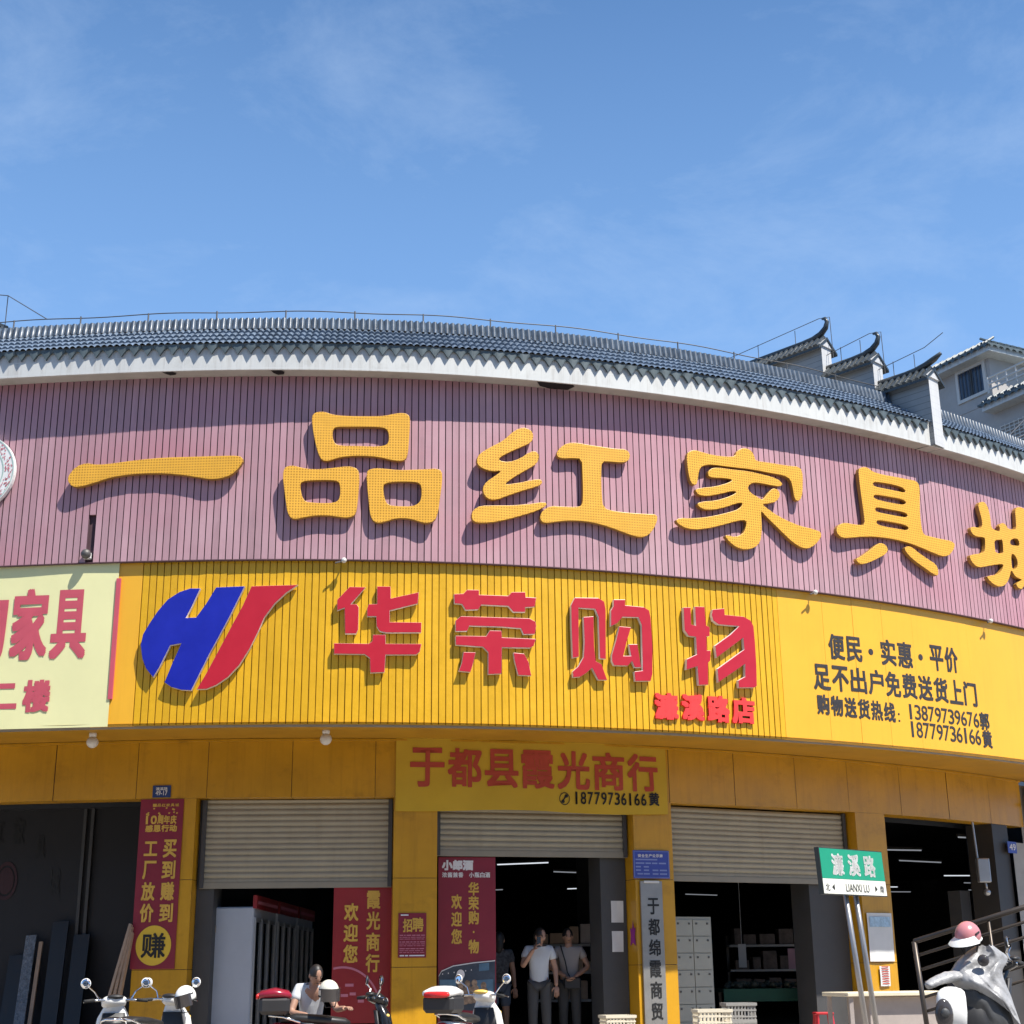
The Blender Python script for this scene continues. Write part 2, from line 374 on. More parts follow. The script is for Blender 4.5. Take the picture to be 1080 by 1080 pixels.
    def ell(self, c, rx, ry, rz, n=16, m=10, ax=Vector((1, 0, 0)), ay=Vector((0, 1, 0)), az=Vector((0, 0, 1)), t0=0, t1=math.pi, fn=None):
        c = Vector(c); rings = []
        for i in range(m+1):
            t = t0+(t1-t0)*i/m; row = []
            for k in range(n):
                u = 2*math.pi*k/n
                q = Vector((math.sin(t)*math.cos(u), math.sin(t)*math.sin(u), -math.cos(t)))
                if fn: q = fn(q)
                row.append(c+ax*(q.x*rx)+ay*(q.y*ry)+az*(q.z*rz))
            rings.append(row)
        self.loft(rings)
    def sweep(self, prof, s0, s1, step=.25, closed=False, caps=False):
        n = max(1, int(math.ceil((s1-s0)/step)))
        rings = [[surf(s0+(s1-s0)*i/n, o, z) for o, z in prof] for i in range(n+1)]
        self.loft(rings, caps, closed)
    def mesh(self, me, f=lambda p: p):
        self.add([f(v.co) for v in me.vertices], [tuple(p.vertices) for p in me.polygons])
    def build(self, name, mats, parent=None, smooth=False, attr=False, auto=None):
        if not isinstance(mats, (list, tuple)): mats = [mats]
        if parent is not None: org = ORG.get(parent.name, Vector())
        else:
            a = np.array([tuple(p) for p in self.v]); org = Vector(((a[:, 0].min()+a[:, 0].max())/2, (a[:, 1].min()+a[:, 1].max())/2, a[:, 2].min()))
        me = bpy.data.meshes.new(name)
        me.from_pydata([tuple(p-org) for p in self.v], [], self.f)
        for m in mats: me.materials.append(m)
        if len(mats) > 1: me.polygons.foreach_set('material_index', self.m)
        if smooth: me.polygons.foreach_set('use_smooth', [True]*len(self.f))
        if attr:
            at = me.attributes.new('rib', 'FLOAT', 'FACE'); at.data.foreach_set('value', self.a)
        me.update()
        if auto:
            me.polygons.foreach_set('use_smooth', [True]*len(self.f))
            me.set_sharp_from_angle(angle=rad(auto))
        o = bpy.data.objects.new(name, me); COL.objects.link(o)
        if parent is not None: o.parent = parent
        else: o.location = org
        ORG[o.name] = org
        return o

def tag(o, label=None, cat=None, group=None, kind=None):
    if label: o['label'] = label
    if cat: o['category'] = cat
    if group: o['group'] = group
    if kind: o['kind'] = kind
    return o
def thing(name, label, cat, loc=(0, 0, 0), group=None, world=True, rz=0):
    o = bpy.data.objects.new(name, None); COL.objects.link(o); o.empty_display_size = .2
    o.location = loc; o.rotation_euler = (0, 0, rz)
    ORG[o.name] = Vector(loc) if world else Vector()
    return tag(o, label, cat, group)
def kids(o): return [c for c in bpy.data.objects if c.parent is o]
def copy_tree(o, loc, rz, label=None):
    ch = kids(o); r = o.copy(); COL.objects.link(r); r.location = loc; r.rotation_euler = (0, 0, rz)
    if label: r['label'] = label
    for c in ch:
        d = c.copy(); COL.objects.link(d); d.parent = r
        for g in kids(c):
            e = g.copy(); COL.objects.link(e); e.parent = d
    return r

def eval_mesh(ob):
    dg = bpy.context.evaluated_depsgraph_get()
    me = bpy.data.meshes.new_from_object(ob.evaluated_get(dg))
    return me
_tc = {}
def text_mesh(body, bold=.0, ext=0.0):
    k = (body, bold, ext)
    if k in _tc: return _tc[k]
    c = bpy.data.curves.new('lettering', 'FONT'); c.body = body; c.size = 1; c.offset = bold; c.extrude = ext; c.resolution_u = 4
    o = bpy.data.objects.new('lettering', c); COL.objects.link(o)
    bpy.context.view_layer.update()
    me = eval_mesh(o)
    V = [v.co.copy() for v in me.vertices]; Fc = [tuple(p.vertices) for p in me.polygons]
    bpy.data.objects.remove(o); bpy.data.curves.remove(c); bpy.data.meshes.remove(me)
    _tc[k] = (V, Fc); return _tc[k]
def put_text(mb, body, fn, x0, x1, y0, y1, bold=0, ext=0, depth=0, fit=True, italic=0):
    # fits the glyph box of the text into the rectangle; fn(x, y, d) takes it onto a surface
    V, Fc = text_mesh(body, 0, ext)
    xs = [v.x for v in V]; a, b = min(xs), max(xs); ys = [v.y for v in V]; c, d = min(ys), max(ys)
    # a heavier weight is made of several slightly shifted layers of the same strokes
    bx = bold*min(abs(x1-x0)*1.0/max(len(body)*.95, 1), abs(y1-y0)); rr = [(0, 0)]
    if bold: rr = [(bx*i, bx*j) for i in (-1, 0, 1) for j in (-1, 0, 1)]
    X0, X1, Y0_, Y1_ = (x0+bx, x1-bx, y0+bx, y1-bx) if x1 > x0 else (x0-bx, x1+bx, y0+bx, y1-bx)
    for i, (sx, sy) in enumerate(rr):
        out = []
        for v in V:
            u = (v.x-a)/(b-a); w = (v.y-c)/(d-c)
            out.append(fn(X0+(X1-X0)*u+italic*w+sx, Y0_+(Y1_-Y0_)*w+sy, depth+(v.z/ext*abs(depth) if ext else 0)+i*.0003))
        mb.add(out, Fc)
def column_text(mb, body, fn, xc, w, ytop, ybot, bold=0, depth=0, hfrac=.86):
    n = len(body); st = (ytop-ybot)/n
    for i, ch in enumerate(body):
        yc = ytop-st*(i+.5); h = st*hfrac/2
        if ch == '·': put_text(mb, ch, fn, xc-.015, xc+.015, yc-.015, yc+.015, 0, 0, depth)
        elif ch == '1': put_text(mb, ch, fn, xc-w*.18, xc+w*.18, yc-h, yc+h, bold, 0, depth)
        elif ch == '工' : put_text(mb, ch, fn, xc-w/2, xc+w/2, yc-h*.8, yc+h*.8, bold, 0, depth)
        else: put_text(mb, ch, fn, xc-w/2, xc+w/2, yc-h, yc+h, bold, 0, depth)
def row_text(mb, body, fn, x0, x1, yc, h, bold=0, depth=0, wfrac=.86):
    n = len(body); st = (x1-x0)/n
    for i, ch in enumerate(body):
        if ch == ' ': continue
        xc = x0+st*(i+.5); w = st*wfrac/2
        if ch == '·': put_text(mb, ch, fn, xc-h*.09, xc+h*.09, yc-h*.09, yc+h*.09, 0, 0, depth)
        elif ch == '1': put_text(mb, ch, fn, xc-w*.45, xc+w*.28, yc-h/2, yc+h/2, bold*.15, 0, depth)
        else: put_text(mb, ch, fn, xc-w, xc+w, yc-h/2, yc+h/2, bold, 0, depth)
def front(o): return lambda s, z, d: surf(s, o+d, z)

def chaikin(p, n=2):
    for _ in range(n):
        q = []
        for i in range(len(p)):
            a = p[i]; b = p[(i+1) % len(p)]
            q += [(a[0]*.75+b[0]*.25, a[1]*.75+b[1]*.25), (a[0]*.25+b[0]*.75, a[1]*.25+b[1]*.75)]
        p = q
    return p
def plate_mesh(loops, thick, bevel=0):
    # flat outline with holes -> solid plate, local x = along, y = up, z = +-thick/2
    c = bpy.data.curves.new('plate', 'CURVE'); c.dimensions = '2D'; c.fill_mode = 'BOTH'; c.extrude = thick/2-bevel
    c.bevel_depth = bevel; c.bevel_resolution = 1
    if bevel: c.offset = -bevel
    for lp in loops:
        sp = c.splines.new('POLY'); sp.points.add(len(lp)-1); sp.use_cyclic_u = True
        for i, q in enumerate(lp): sp.points[i].co = (q[0], q[1], 0, 1)
    o = bpy.data.objects.new('plate', c); COL.objects.link(o)
    bpy.context.view_layer.update()
    me = eval_mesh(o)
    bpy.data.objects.remove(o); bpy.data.curves.remove(c)
    return me
def sign_letter(name, label, cat, loops, o_back, thick, faces, sides, smooth=0, group=None, parent=None):
    # a rigid flat letter standing off the front, its own axes: x along, y outward(-), z up
    if smooth: loops = [chaikin(l, smooth) for l in loops]
    xs = [p[0] for l in loops for p in l]; zs = [p[1] for l in loops for p in l]
    sc, zc = (min(xs)+max(xs))/2, min(zs)
    me = plate_mesh([[(x-sc, z-zc) for x, z in l] for l in loops], thick, .006)
    mesh = bpy.data.meshes.new(name)
    V = [(v.co.x, -(v.co.z), v.co.y) for v in me.vertices]
    Fc = [tuple(p.vertices) for p in me.polygons]
    mesh.from_pydata(V, [], Fc); mesh.materials.append(faces); mesh.materials.append(sides)
    mesh.update()
    for p in mesh.polygons: p.material_index = 0 if p.normal.y < -.8 or (p.normal.y > .8) else 1
    bpy.data.meshes.remove(me)
    ob = bpy.data.objects.new(name, mesh); COL.objects.link(ob)
    ob.location = surf(sc, o_back+thick/2, zc); ob.rotation_euler = (0, 0, hd(sc))
    if parent is not None:
        ob.parent = parent; ob.location = ob.location - ORG[parent.name]
    elif label: tag(ob, label, cat, group)
    return ob

# ------------------------------------------------------------------ ground
g = MB(); g.quad((-400, -300, 0), (400, -300, 0), (400, 500, 0), (-400, 500, 0)); tag(g.build('road', K['asphalt']), kind='structure')
g = MB()
ring = [surf(s, -1.8, .15) for s in np.arange(-13, 26.1, .5)]
outer = [Vector((-30, 12.5, .15)), Vector((30, 12.5, .15))]
poly = [outer[0]] + [outer[1]] + ring[::-1]
n = len(poly)
g.add([p for p in poly] + [Vector((p.x, p.y, 0)) for p in poly], [tuple(range(n))] + [(i, (i+1) % n, (i+1) % n+n, i+n) for i in range(n)][:1])
tag(g.build('pavement', K['paving']), kind='structure')
g = MB(); g.box((0, 12.42, .075), 60, .16, .156); tag(g.build('kerb', K['concrete']), kind='structure')
g = MB()   # low ramp beside the handrail
V = [(3.2, 13.2, .16), (7.2, 13.2, .75), (7.2, 16.6, .75), (3.2, 16.6, .16), (3.2, 13.2, .05), (7.2, 13.2, .05), (7.2, 16.6, .05), (3.2, 16.6, .05)]
g.add(V, [(0, 1, 2, 3), (4, 7, 6, 5), (0, 4, 5, 1), (1, 5, 6, 2), (2, 6, 7, 3), (3, 7, 4, 0)])
tag(g.build('ramp', K['concrete']), kind='structure')

# ------------------------------------------------------------------ unseen houses across the street, added to block low sky and cut fill light
def add_unseen_house(name, label, x0, x1, y, dep, h, m):
    t = thing(name, label, 'building', ((x0+x1)/2, y-dep/2, 0))
    c = MB(); c.box(((x0+x1)/2, y-dep/2, h/2), x1-x0, dep, h); w = c.build('wall', K[m], t)
    nx = int((x1-x0)/3.2); nz_ = int(h/3.3)
    c = MB()
    for i in range(nx):
        for j in range(nz_): c.box((x0+(x1-x0)*(i+.5)/nx, y+.0, 1.9+3.3*j), 1.5, .08, 1.6)
    c.build('window', K['window'], w)
    c = MB(); c.box(((x0+x1)/2, y-dep/2, h+.2), x1-x0+.5, dep+.5, .4); c.build('roof', K['concrete'], t)
add_unseen_house('unseen_row_house', 'unseen pale row house added across the street to block low sky, left end', -46, -16, -13, 12, 13, 'pale_wall')
add_unseen_house('unseen_row_house', 'unseen grey row house added across the street to block low sky, middle', -15.5, 9, -14, 12, 16, 'concrete')
add_unseen_house('unseen_row_house', 'unseen pale row house added across the street to block low sky, right end', 14, 44, -13, 12, 12, 'pale_wall')

# ------------------------------------------------------------------ the corner shop building
SB = surf(3, -2, 0)
B = thing('shop_building', 'long curved shop building with mauve ribbed upper front, blue tile eave and ochre shopfront', 'building', SB)
S0, S1 = -9.0, 19.0
OB = -1.9          # beam and pillar faces
OS = -2.15          # shutters
c = MB(); ga, gb = -2.46, -2.30
nr = int((S1-S0)/.1)
for i in range(nr):
    s = S0+.1*i; zb = 7.01
    if ga-.04 < s < gb-.07: zb = 7.72
    d = random.uniform(-.0025, .0025); c.ca = random.random(); c.cm = 0
    a, b_ = s+.007, s+.093
    c.quad(surf(a, d, zb), surf(b_, d, zb), surf(b_, d, 9.80), surf(a, d, 9.80))
    c.cm = 1
    c.quad(surf(b_, d, zb), surf(b_, -.022, zb), surf(b_, -.022, 9.80), surf(b_, d, 9.80))
    c.quad(surf(a, -.022, zb), surf(a, d, zb), surf(a, d, 9.80), surf(a, -.022, 9.80))
    c.quad(surf(b_, -.022, zb), surf(s+.107, -.022, zb), surf(s+.107, -.022, 9.80), surf(b_, -.022, 9.80))
    c.cm = 0
    c.quad(surf(a, -.07, zb), surf(b_, -.07, zb), surf(b_, d, zb), surf(a, d, zb))
c.cm = 1
c.sweep([(-.05, 7.0), (-.05, 9.85)], S0, S1)
clad = c.build('cladding', [K['cladding'], K['groove']], B, attr=True)
c = MB(); c.sweep([(-.06, 6.998), (.004, 6.998), (.004, 7.010), (-.06, 7.010)], S0, S1, closed=True); c.build('edge_trim', K['groove'], B)
# wall behind the cladding, down to the ceiling of the recess
c = MB(); c.sweep([(-.16, 4.66), (-.16, 10.0)], S0, S1); c.build('upper_wall', K['concrete'], B)
# eave: soffit and white fascia
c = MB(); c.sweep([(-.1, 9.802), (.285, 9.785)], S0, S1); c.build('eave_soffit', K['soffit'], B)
c = MB(); c.sweep([(.27, 9.775), (.30, 9.775), (.30, 10.20), (.27, 10.20)], S0, S1, closed=True); c.build('fascia', K['fascia'], B)
def soffit_gap(s0, s1, d):
    c = MB(); pts = [(s0, .27), (s0+.15*(s1-s0), .10+d), (s0+.45*(s1-s0), .03+d), (s1-.1*(s1-s0), .05+d), (s1, .2), (s1-.05, .27)]
    V = [surf(a, o, 9.778) for a, o in pts]; c.add(V, [tuple(range(len(V)))]); c.build('soffit_damage', K['ink'], B)
soffit_gap(*[4.015,4.615], 0); soffit_gap(*[-1.403,-1.208], .1); soffit_gap(*[0.163,0.354], .06)
# roof: glazed tile courses climbing back from the eave, in short runs so that the courses stay even
def roof_run(sa, sb):
    P = .0935; per = 8
    ns = int(round((sb-sa)/P*per))
    svals = [sa+(sb-sa)*i/ns for i in range(ns+1)]
    A = np.array([(.335, 10.14), (-.42, 10.725)]); L_ = 1.08; rows = 4; sub = 4
    nrm = np.array([.62, .785])
    rings = []
    vv = []
    for r in range(rows):
        for k in range(sub+1): vv.append(((r+k/sub)/rows, .034*(1-k/sub)))
    fs = []; V = []
    for t, lift in vv:
        for s in svals:
            ph = (s/P) % 1
            q = .034*abs(math.cos(math.pi*ph))**.8 + lift
            o = A[0][0]+(A[1][0]-A[0][0])*t + nrm[0]*q; z = A[0][1]+(A[1][1]-A[0][1])*t + nrm[1]*q
            V.append(surf(s, o, z))
    w = ns+1
    for j in range(len(vv)-1):
        for i in range(ns): fs.append((j*w+i, j*w+i+1, (j+1)*w+i+1, (j+1)*w+i))
    m = MB(); m.add(V, fs)
    m.build('roof_tiles', K['roof'], B, auto=50)
    # upright band of barrel tiles along the ridge
    m = MB(); V = []; fs = []
    for o, z, in ((-.37, 10.70), (-.405, 10.895), (-.50, 10.93), (-.95, 10.88)):
        for s in svals:
            ph = (s/P) % 1
            q = .052*abs(math.sin(math.pi*ph))**.6
            V.append(surf(s, o+q*.9, z+q*.35))
    for j in range(3):
        for i in range(ns): fs.append((j*w+i, j*w+i+1, (j+1)*w+i+1, (j+1)*w+i))
    m.add(V, fs)
    m.build('ridge_tiles', K['ridge'], B, auto=50)
    # drip tiles: hanging pointed lips below the first course
    d = MB(); Pd = .187; nd = int(round((sb-sa)/Pd))
    for i in range(nd):
        a = sa+Pd*i; prof = [(0, 0), (.18, -.022), (.36, -.075), (.5, -.118), (.64, -.075), (.82, -.022), (1, 0)]
        jz = random.uniform(-.006, .006); jo = random.uniform(-.008, .008)
        top = [surf(a+Pd*u, .35+jo, 10.165) for u, h in prof]; bot = [surf(a+Pd*u, .335+jo+.015*math.sin(math.pi*u), 10.125+h+jz) for u, h in prof]
        tb = [surf(a+Pd*u, .315, 10.165) for u, h in prof]; bb = [surf(a+Pd*u, .31, 10.125+h+jz) for u, h in prof]
        k = len(prof); V = bot+top+bb+tb
        fs = [(j, j+1, k+j+1, k+j) for j in range(k-1)] + [(2*k+j+1, 2*k+j, 3*k+j, 3*k+j+1) for j in range(k-1)] + [(j+1, j, 2*k+j, 2*k+j+1) for j in range(k-1)]
        d.add(V, fs)
    d.build('drip_tiles', K['roof_drip'], B)
GS0, GS1 = 11.22, 11.56
roof_run(S0, 5.0); roof_run(5.0, GS0); roof_run(GS1, S1)
c = MB(); c.sweep([(.3, 10.18), (-.42, 10.69), (-.9, 10.86), (-3.2, 10.8)], S0, S1); c.build('roof_deck', K['concrete'], B)
# lightning conductor along the ridge
c = MB()
pts = [surf(s, -.5, 11.075+.012*math.sin(s*2.9)) for s in np.arange(S0, GS0-.1, .2)]
c.tube(pts, .008, 6)
s = -8.4
while s < GS0-.3:
    c.tube([surf(s, -.5, 10.88), surf(s, -.5, 11.095)], .012, 6); s += 1.08
c.build('lightning_conductor', K['dark_metal'], B)
# stepped gable wall running back from the eave
ga0 = hd(11.4)+rad(10); gb_ = Vector((-math.sin(ga0), math.cos(ga0), 0)); gt = Vector((math.cos(ga0), math.sin(ga0), 0))
GP = surf(11.25, .36, 0)
GT = .30
gw = MB(); gw.cm = 0
steps = [(-.02, 1.02, 11.0), (1.02, 2.05, 11.62), (2.05, 4.2, 12.27)]
for t0, t1, zt in steps:
    zb = 9.78 if t0 < 0 else 10.4
    p = [GP+gb_*t0, GP+gb_*t0+gt*GT, GP+gb_*t1+gt*GT, GP+gb_*t1]
    V = [Vector((q.x, q.y, zb)) for q in p]+[Vector((q.x, q.y, zt)) for q in p]
    gw.cm = 1; gw.add(V, [(0, 1, 5, 4), (1, 2, 6, 5)])
    gw.cm = 0; gw.add(V, [(3, 0, 4, 7), (2, 3, 7, 6), (4, 5, 6, 7)])
    # small white gablet under the cap
    gw.cm = 1
    q0 = GP+gb_*(t0-.03)+gt*(-.12); q1 = GP+gb_*(t0-.03)+gt*(GT+.12); qm = (q0+q1)/2
    gw.add([Vector((q0.x, q0.y, zt)), Vector((q1.x, q1.y, zt)), Vector((qm.x, qm.y, zt+.19))], [(0, 1, 2)])
    gw.add([Vector((q0.x, q0.y, zt)), Vector((q1.x, q1.y, zt)), Vector((qm.x, qm.y, zt+.19))]+[Vector((q.x, q.y, zz))+gb_*.14 for q, zz in ((q0, zt), (q1, zt), (qm, zt+.19))], [(0, 3, 4, 1)])
gable = gw.build('gable_wall', [K['gable_grey'], K['gable_white']], B)
for t0, t1, zt in steps:
    cp = MB()
    ridge = [GP+gb_*t0+gt*(GT/2)+Vector((0, 0, zt+.22)), GP+gb_*t1+gt*(GT/2)+Vector((0, 0, zt+.22))]
    L_ = t1-t0+.06
    ntile = max(3, int(L_/.115))
    for side in (-1, 1):
        for i in range(ntile):
            a = t0-.05+L_*(i+.5)/ntile
            e = GP+gb_*a+gt*(GT/2+side*.30)+Vector((0, 0, zt-.05)); r_ = GP+gb_*a+gt*(GT/2+side*.03)+Vector((0, 0, zt+.20))
            cp.tube([e, r_], .040, 8)
        q = [GP+gb_*(t0-.05)+gt*(GT/2+side*.29)+Vector((0, 0, zt-.05)), GP+gb_*(t0-.05+L_)+gt*(GT/2+side*.29)+Vector((0, 0, zt-.05)), GP+gb_*(t0-.05+L_)+gt*(GT/2)+Vector((0, 0, zt+.19)), GP+gb_*(t0-.05)+gt*(GT/2)+Vector((0, 0, zt+.19))]
        cp.add(q+[p-Vector((0, 0, .05)) for p in q], [(0, 1, 2, 3), (7, 6, 5, 4), (0, 4, 5, 1), (0, 3, 7, 4)])
    cap = cp.build('gable_cap', K['cap_tile'], gable, auto=40)
    hn = MB()
    hx = lambda a, h: GP+gb_*(t0+a)+gt*(GT/2)+Vector((0, 0, zt+h))
    back = [hx(t1-t0, .24), hx(.5, .24)]
    if t0 > 0: crv = [hx(.25, .25), hx(.08, .30), hx(-.03, .39), hx(-.07, .50), hx(-.03, .58), hx(.03, .59)]; rr = [.055, .055, .06, .058, .05, .04, .035, .022]
    else: crv = [hx(.3, .25), hx(.1, .29), hx(-.06, .35), hx(-.2, .42)]; rr = [.055, .055, .06, .06, .055, .03]
    hn.tube(back+crv, rr, 8); hn.build('ridge_horn', K['cap_tile'], cap, smooth=True)
    # thin lightning wire above each step
    lw = MB(); z0 = zt+.62
    lw.tube([GP+gb_*(t1 if t0 < 2 else 4.4)+gt*.15+Vector((0, 0, zt+.5)), GP+gb_*(t0+.1)+gt*.15+Vector((0, 0, z0))]+([GP+gb_*(t0-.1)+gt*.2+Vector((0, 0, z0-.02)), GP+gb_*(t0-.1)+gt*.22+Vector((0, 0, zt-.2))] if t0 > 0 else [GP+gb_*(t0-.25)+gt*.2+Vector((0, 0, z0+.18))]), .007, 5)
    for f in (.3, .7):
        q = GP+gb_*(t0+(t1-t0)*f)+gt*.15; lw.tube([q+Vector((0, 0, zt+.22)), q+Vector((0, 0, zt+.56))], .007, 5)
    lw.build('lightning_wire', K['dark_metal'], cap)
# end of another stepped gable at the left of the roof
lg = MB(); q = surf(-5.7, -1.5, 0); tx = tang(-5.7); ox = outw(-5.7)
lg.box(q+Vector((0, 0, 10.9)), 1.5, .3, 1.0, tx, ox)
lgable = lg.build('gable_wall', K['gable_grey'], B)
cp = MB()
for i in range(15):
    for side in (-1, 1):
        a = q+tx*(-.85+.125*i); f_ = max(0, i-9)*.042
        cp.tube([a+ox*(side*.30)+Vector((0, 0, 11.40-f_)), a+ox*(side*.03)+Vector((0, 0, 11.66-f_))], .042, 8)
cp.tube([q+tx*-.9+Vector((0, 0, 11.70)), q+tx*.4+Vector((0, 0, 11.70)), q+tx*.95+Vector((0, 0, 11.45))], .06, 8)
lcap = cp.build('gable_cap', K['cap_tile'], lgable, auto=40)
lw = MB(); lw.tube([q+tx*-.9+Vector((0, 0, 12.35)), q+tx*.92+Vector((0, 0, 12.05)), q+tx*2.1+ox*.9+Vector((0, 0, 11.12))], .008, 5); lw.tube([q+tx*.92+Vector((0, 0, 11.5)), q+tx*.92+Vector((0, 0, 12.05))], .008, 5)
lw.build('lightning_wire', K['dark_metal'], lcap)

# recessed shopfront: ceiling of the recess, beam, pillars
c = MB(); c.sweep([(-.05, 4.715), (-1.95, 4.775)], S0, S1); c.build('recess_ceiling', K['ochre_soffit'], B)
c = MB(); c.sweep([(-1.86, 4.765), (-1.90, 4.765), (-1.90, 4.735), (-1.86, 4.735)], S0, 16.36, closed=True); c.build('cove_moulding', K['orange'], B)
seams = [S0, -7.3, -6.0, -4.7, -3.409, -2.081, -.95, .422, 1.806, 3.1, 4.4, 5.7, 6.988, 8.309, 9.639, 10.891, 12.255, 13.682, 15.097, 16.36]
bm_ = MB()
for a, b_ in zip(seams[:-1], seams[1:]):
    ti = random.uniform(-.006, .006); tv = random.uniform(-.004, .004)
    n = 4
    for k in range(n):
        u0, u1 = a+.004+(b_-a-.008)*k/n, a+.004+(b_-a-.008)*(k+1)/n
        f = lambda u, z: surf(u, OB+ti*((u-a)/(b_-a)-.5)*2+tv*(z-4.3), z)
        bm_.quad(f(u0, 3.91), f(u1, 3.91), f(u1, 4.74), f(u0, 4.74))
        bm_.quad(surf(u0, OS-.1, 3.912), surf(u1, OS-.1, 3.912), f(u1, 3.91), f(u0, 3.91))
e0 = surf(16.356, OB, 0); e1 = surf(16.356, OS-.2, 0)
bm_.quad(e0+Vector((0, 0, 3.91)), e1+Vector((0, 0, 3.91)), e1+Vector((0, 0, 4.74)), e0+Vector((0, 0, 4.74)))
bm_.build('beam', K['orange'], B, smooth=False)
c = MB(); c.sweep([(OB-.02, 3.92), (OB-.02, 4.76)], S0, 16.35); c.build('beam_core', K['groove'], B)
def pillar(s0, s1, zs, o0=OB, o1=-2.75, name='pillar', m='orange'):
    p = MB()
    for a, b_ in zip(zs[:-1], zs[1:]):
        q = [surf(s0, o0, 0), surf(s1, o0, 0), surf(s1, o1, 0), surf(s0, o1, 0)]
        V = [Vector((v.x, v.y, a+.004)) for v in q]+[Vector((v.x, v.y, b_-.004)) for v in q]
        p.add(V, [(0, 1, 5, 4), (1, 2, 6, 5), (3, 0, 4, 7), (2, 3, 7, 6)])
    q = [surf(s0+.01, o0-.012, 0), surf(s1-.01, o0-.012, 0), surf(s1-.01, o1, 0), surf(s0+.01, o1, 0)]
    p.cm = 1
    V = [Vector((v.x, v.y, zs[0])) for v in q]+[Vector((v.x, v.y, zs[-1]-.01)) for v in q]
    p.add(V, [(0, 1, 5, 4), (1, 2, 6, 5), (3, 0, 4, 7)])
    return p.build(name, [K[m], K['groove']], B)
ZS = [.15, .42, 1.507, 2.746, 3.912]
pillar(-1.964, -1.107, ZS); pillar(2.128, 2.851, ZS); pillar(6.282, 7.005, ZS); pillar(11.014, 11.773, ZS)
pillar(15.123, 15.703, [.15, 3.912], OB-.02, -2.45, 'door_frame', 'door_dark')
pillar(5.80, 6.272, [.15, 3.912], OS-.08, -2.7, 'door_jamb', 'jamb'); pillar(-1.10, -.82, [.15, 3.912], OS-.02, -2.7, 'door_jamb', 'jamb'); pillar(10.12, 11.0, [.15, 3.912], OS-.1, -2.7, 'door_jamb', 'jamb'); pillar(14.75, 15.11, [.15, 2.75], -2.5, -2.75, 'door_jamb', 'jamb')
def shutter(s0, s1, ztop, zbot, nsl=None, o=OS, m='shutter', par=None, bar=True):
    a = surf(s0, o, 0); b_ = surf(s1, o, 0); nrm = (b_-a).cross(Vector((0, 0, 1))).normalized()
    pitch = .083; n = int((ztop-zbot)/pitch)
    prof = []
    for i in range(n):
        z = zbot+.06+pitch*i; jd = random.uniform(-.004, .004)
        for u, d in ((0, 0), (.12, .012), (.35, .022), (.6, .022), (.85, .010), (.95, 0)): prof.append((d+jd, z+pitch*u))
    sh = MB(); rings = [[q+nrm*d+Vector((0, 0, min(z, ztop))) for d, z in prof] for q in (a, b_)]
    sh.loft(rings, False, False)
    ob = sh.build('roller_shutter', K[m], par or B, auto=60)
    bb = MB(); t = (b_-a).normalized(); mid = (a+b_)/2
    bb.box(mid+Vector((0, 0, zbot+.035))+nrm*.01, (b_-a).length, .05, .085, t, nrm); bb.build('bottom_bar', K['shutter_bar'], ob)
    for q, sg in ((a, 1), (b_, -1)):
        gr = MB(); gr.box(q+t*(sg*.03)+nrm*.035+Vector((0, 0, (ztop+zbot)/2)), .06, .05, ztop-zbot, t, nrm); gr.build('guide_rail', K['jamb'], ob)
    return ob
shutter(-1.05, 2.12, 3.90, 2.636)
shutter(2.86, 6.26, 3.90, 3.085)
shutter(7.02, 10.98, 3.90, 2.75)
# the dim hall behind the openings and the furniture shop at the left
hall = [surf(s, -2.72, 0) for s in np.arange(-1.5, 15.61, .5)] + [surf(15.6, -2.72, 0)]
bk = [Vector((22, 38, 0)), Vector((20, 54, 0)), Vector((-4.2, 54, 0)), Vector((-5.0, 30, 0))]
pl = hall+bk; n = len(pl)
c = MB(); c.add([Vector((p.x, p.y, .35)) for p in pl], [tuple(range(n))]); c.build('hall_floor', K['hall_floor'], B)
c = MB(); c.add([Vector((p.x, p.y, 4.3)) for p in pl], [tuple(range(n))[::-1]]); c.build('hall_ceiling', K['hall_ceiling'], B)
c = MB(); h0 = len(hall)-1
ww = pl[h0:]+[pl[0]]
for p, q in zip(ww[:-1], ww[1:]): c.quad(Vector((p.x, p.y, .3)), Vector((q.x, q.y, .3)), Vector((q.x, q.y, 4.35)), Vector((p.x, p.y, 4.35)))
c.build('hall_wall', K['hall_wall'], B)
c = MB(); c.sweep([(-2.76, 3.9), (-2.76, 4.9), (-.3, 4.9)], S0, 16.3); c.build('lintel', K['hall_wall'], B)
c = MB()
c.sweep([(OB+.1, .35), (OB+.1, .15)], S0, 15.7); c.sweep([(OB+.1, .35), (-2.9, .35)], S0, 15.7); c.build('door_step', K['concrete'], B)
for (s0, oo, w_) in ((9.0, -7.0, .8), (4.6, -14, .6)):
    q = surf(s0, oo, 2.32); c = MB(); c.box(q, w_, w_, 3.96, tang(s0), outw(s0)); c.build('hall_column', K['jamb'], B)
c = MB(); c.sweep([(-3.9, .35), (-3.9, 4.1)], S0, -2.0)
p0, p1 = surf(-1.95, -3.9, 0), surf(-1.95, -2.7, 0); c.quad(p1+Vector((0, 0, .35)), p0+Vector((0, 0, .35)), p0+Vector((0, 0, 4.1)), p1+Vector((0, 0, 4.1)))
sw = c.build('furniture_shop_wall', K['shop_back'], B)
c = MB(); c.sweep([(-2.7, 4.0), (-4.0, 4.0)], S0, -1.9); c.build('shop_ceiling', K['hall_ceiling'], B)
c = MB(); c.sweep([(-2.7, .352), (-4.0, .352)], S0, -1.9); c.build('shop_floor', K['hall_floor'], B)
c = MB(); fn = front(-3.888)
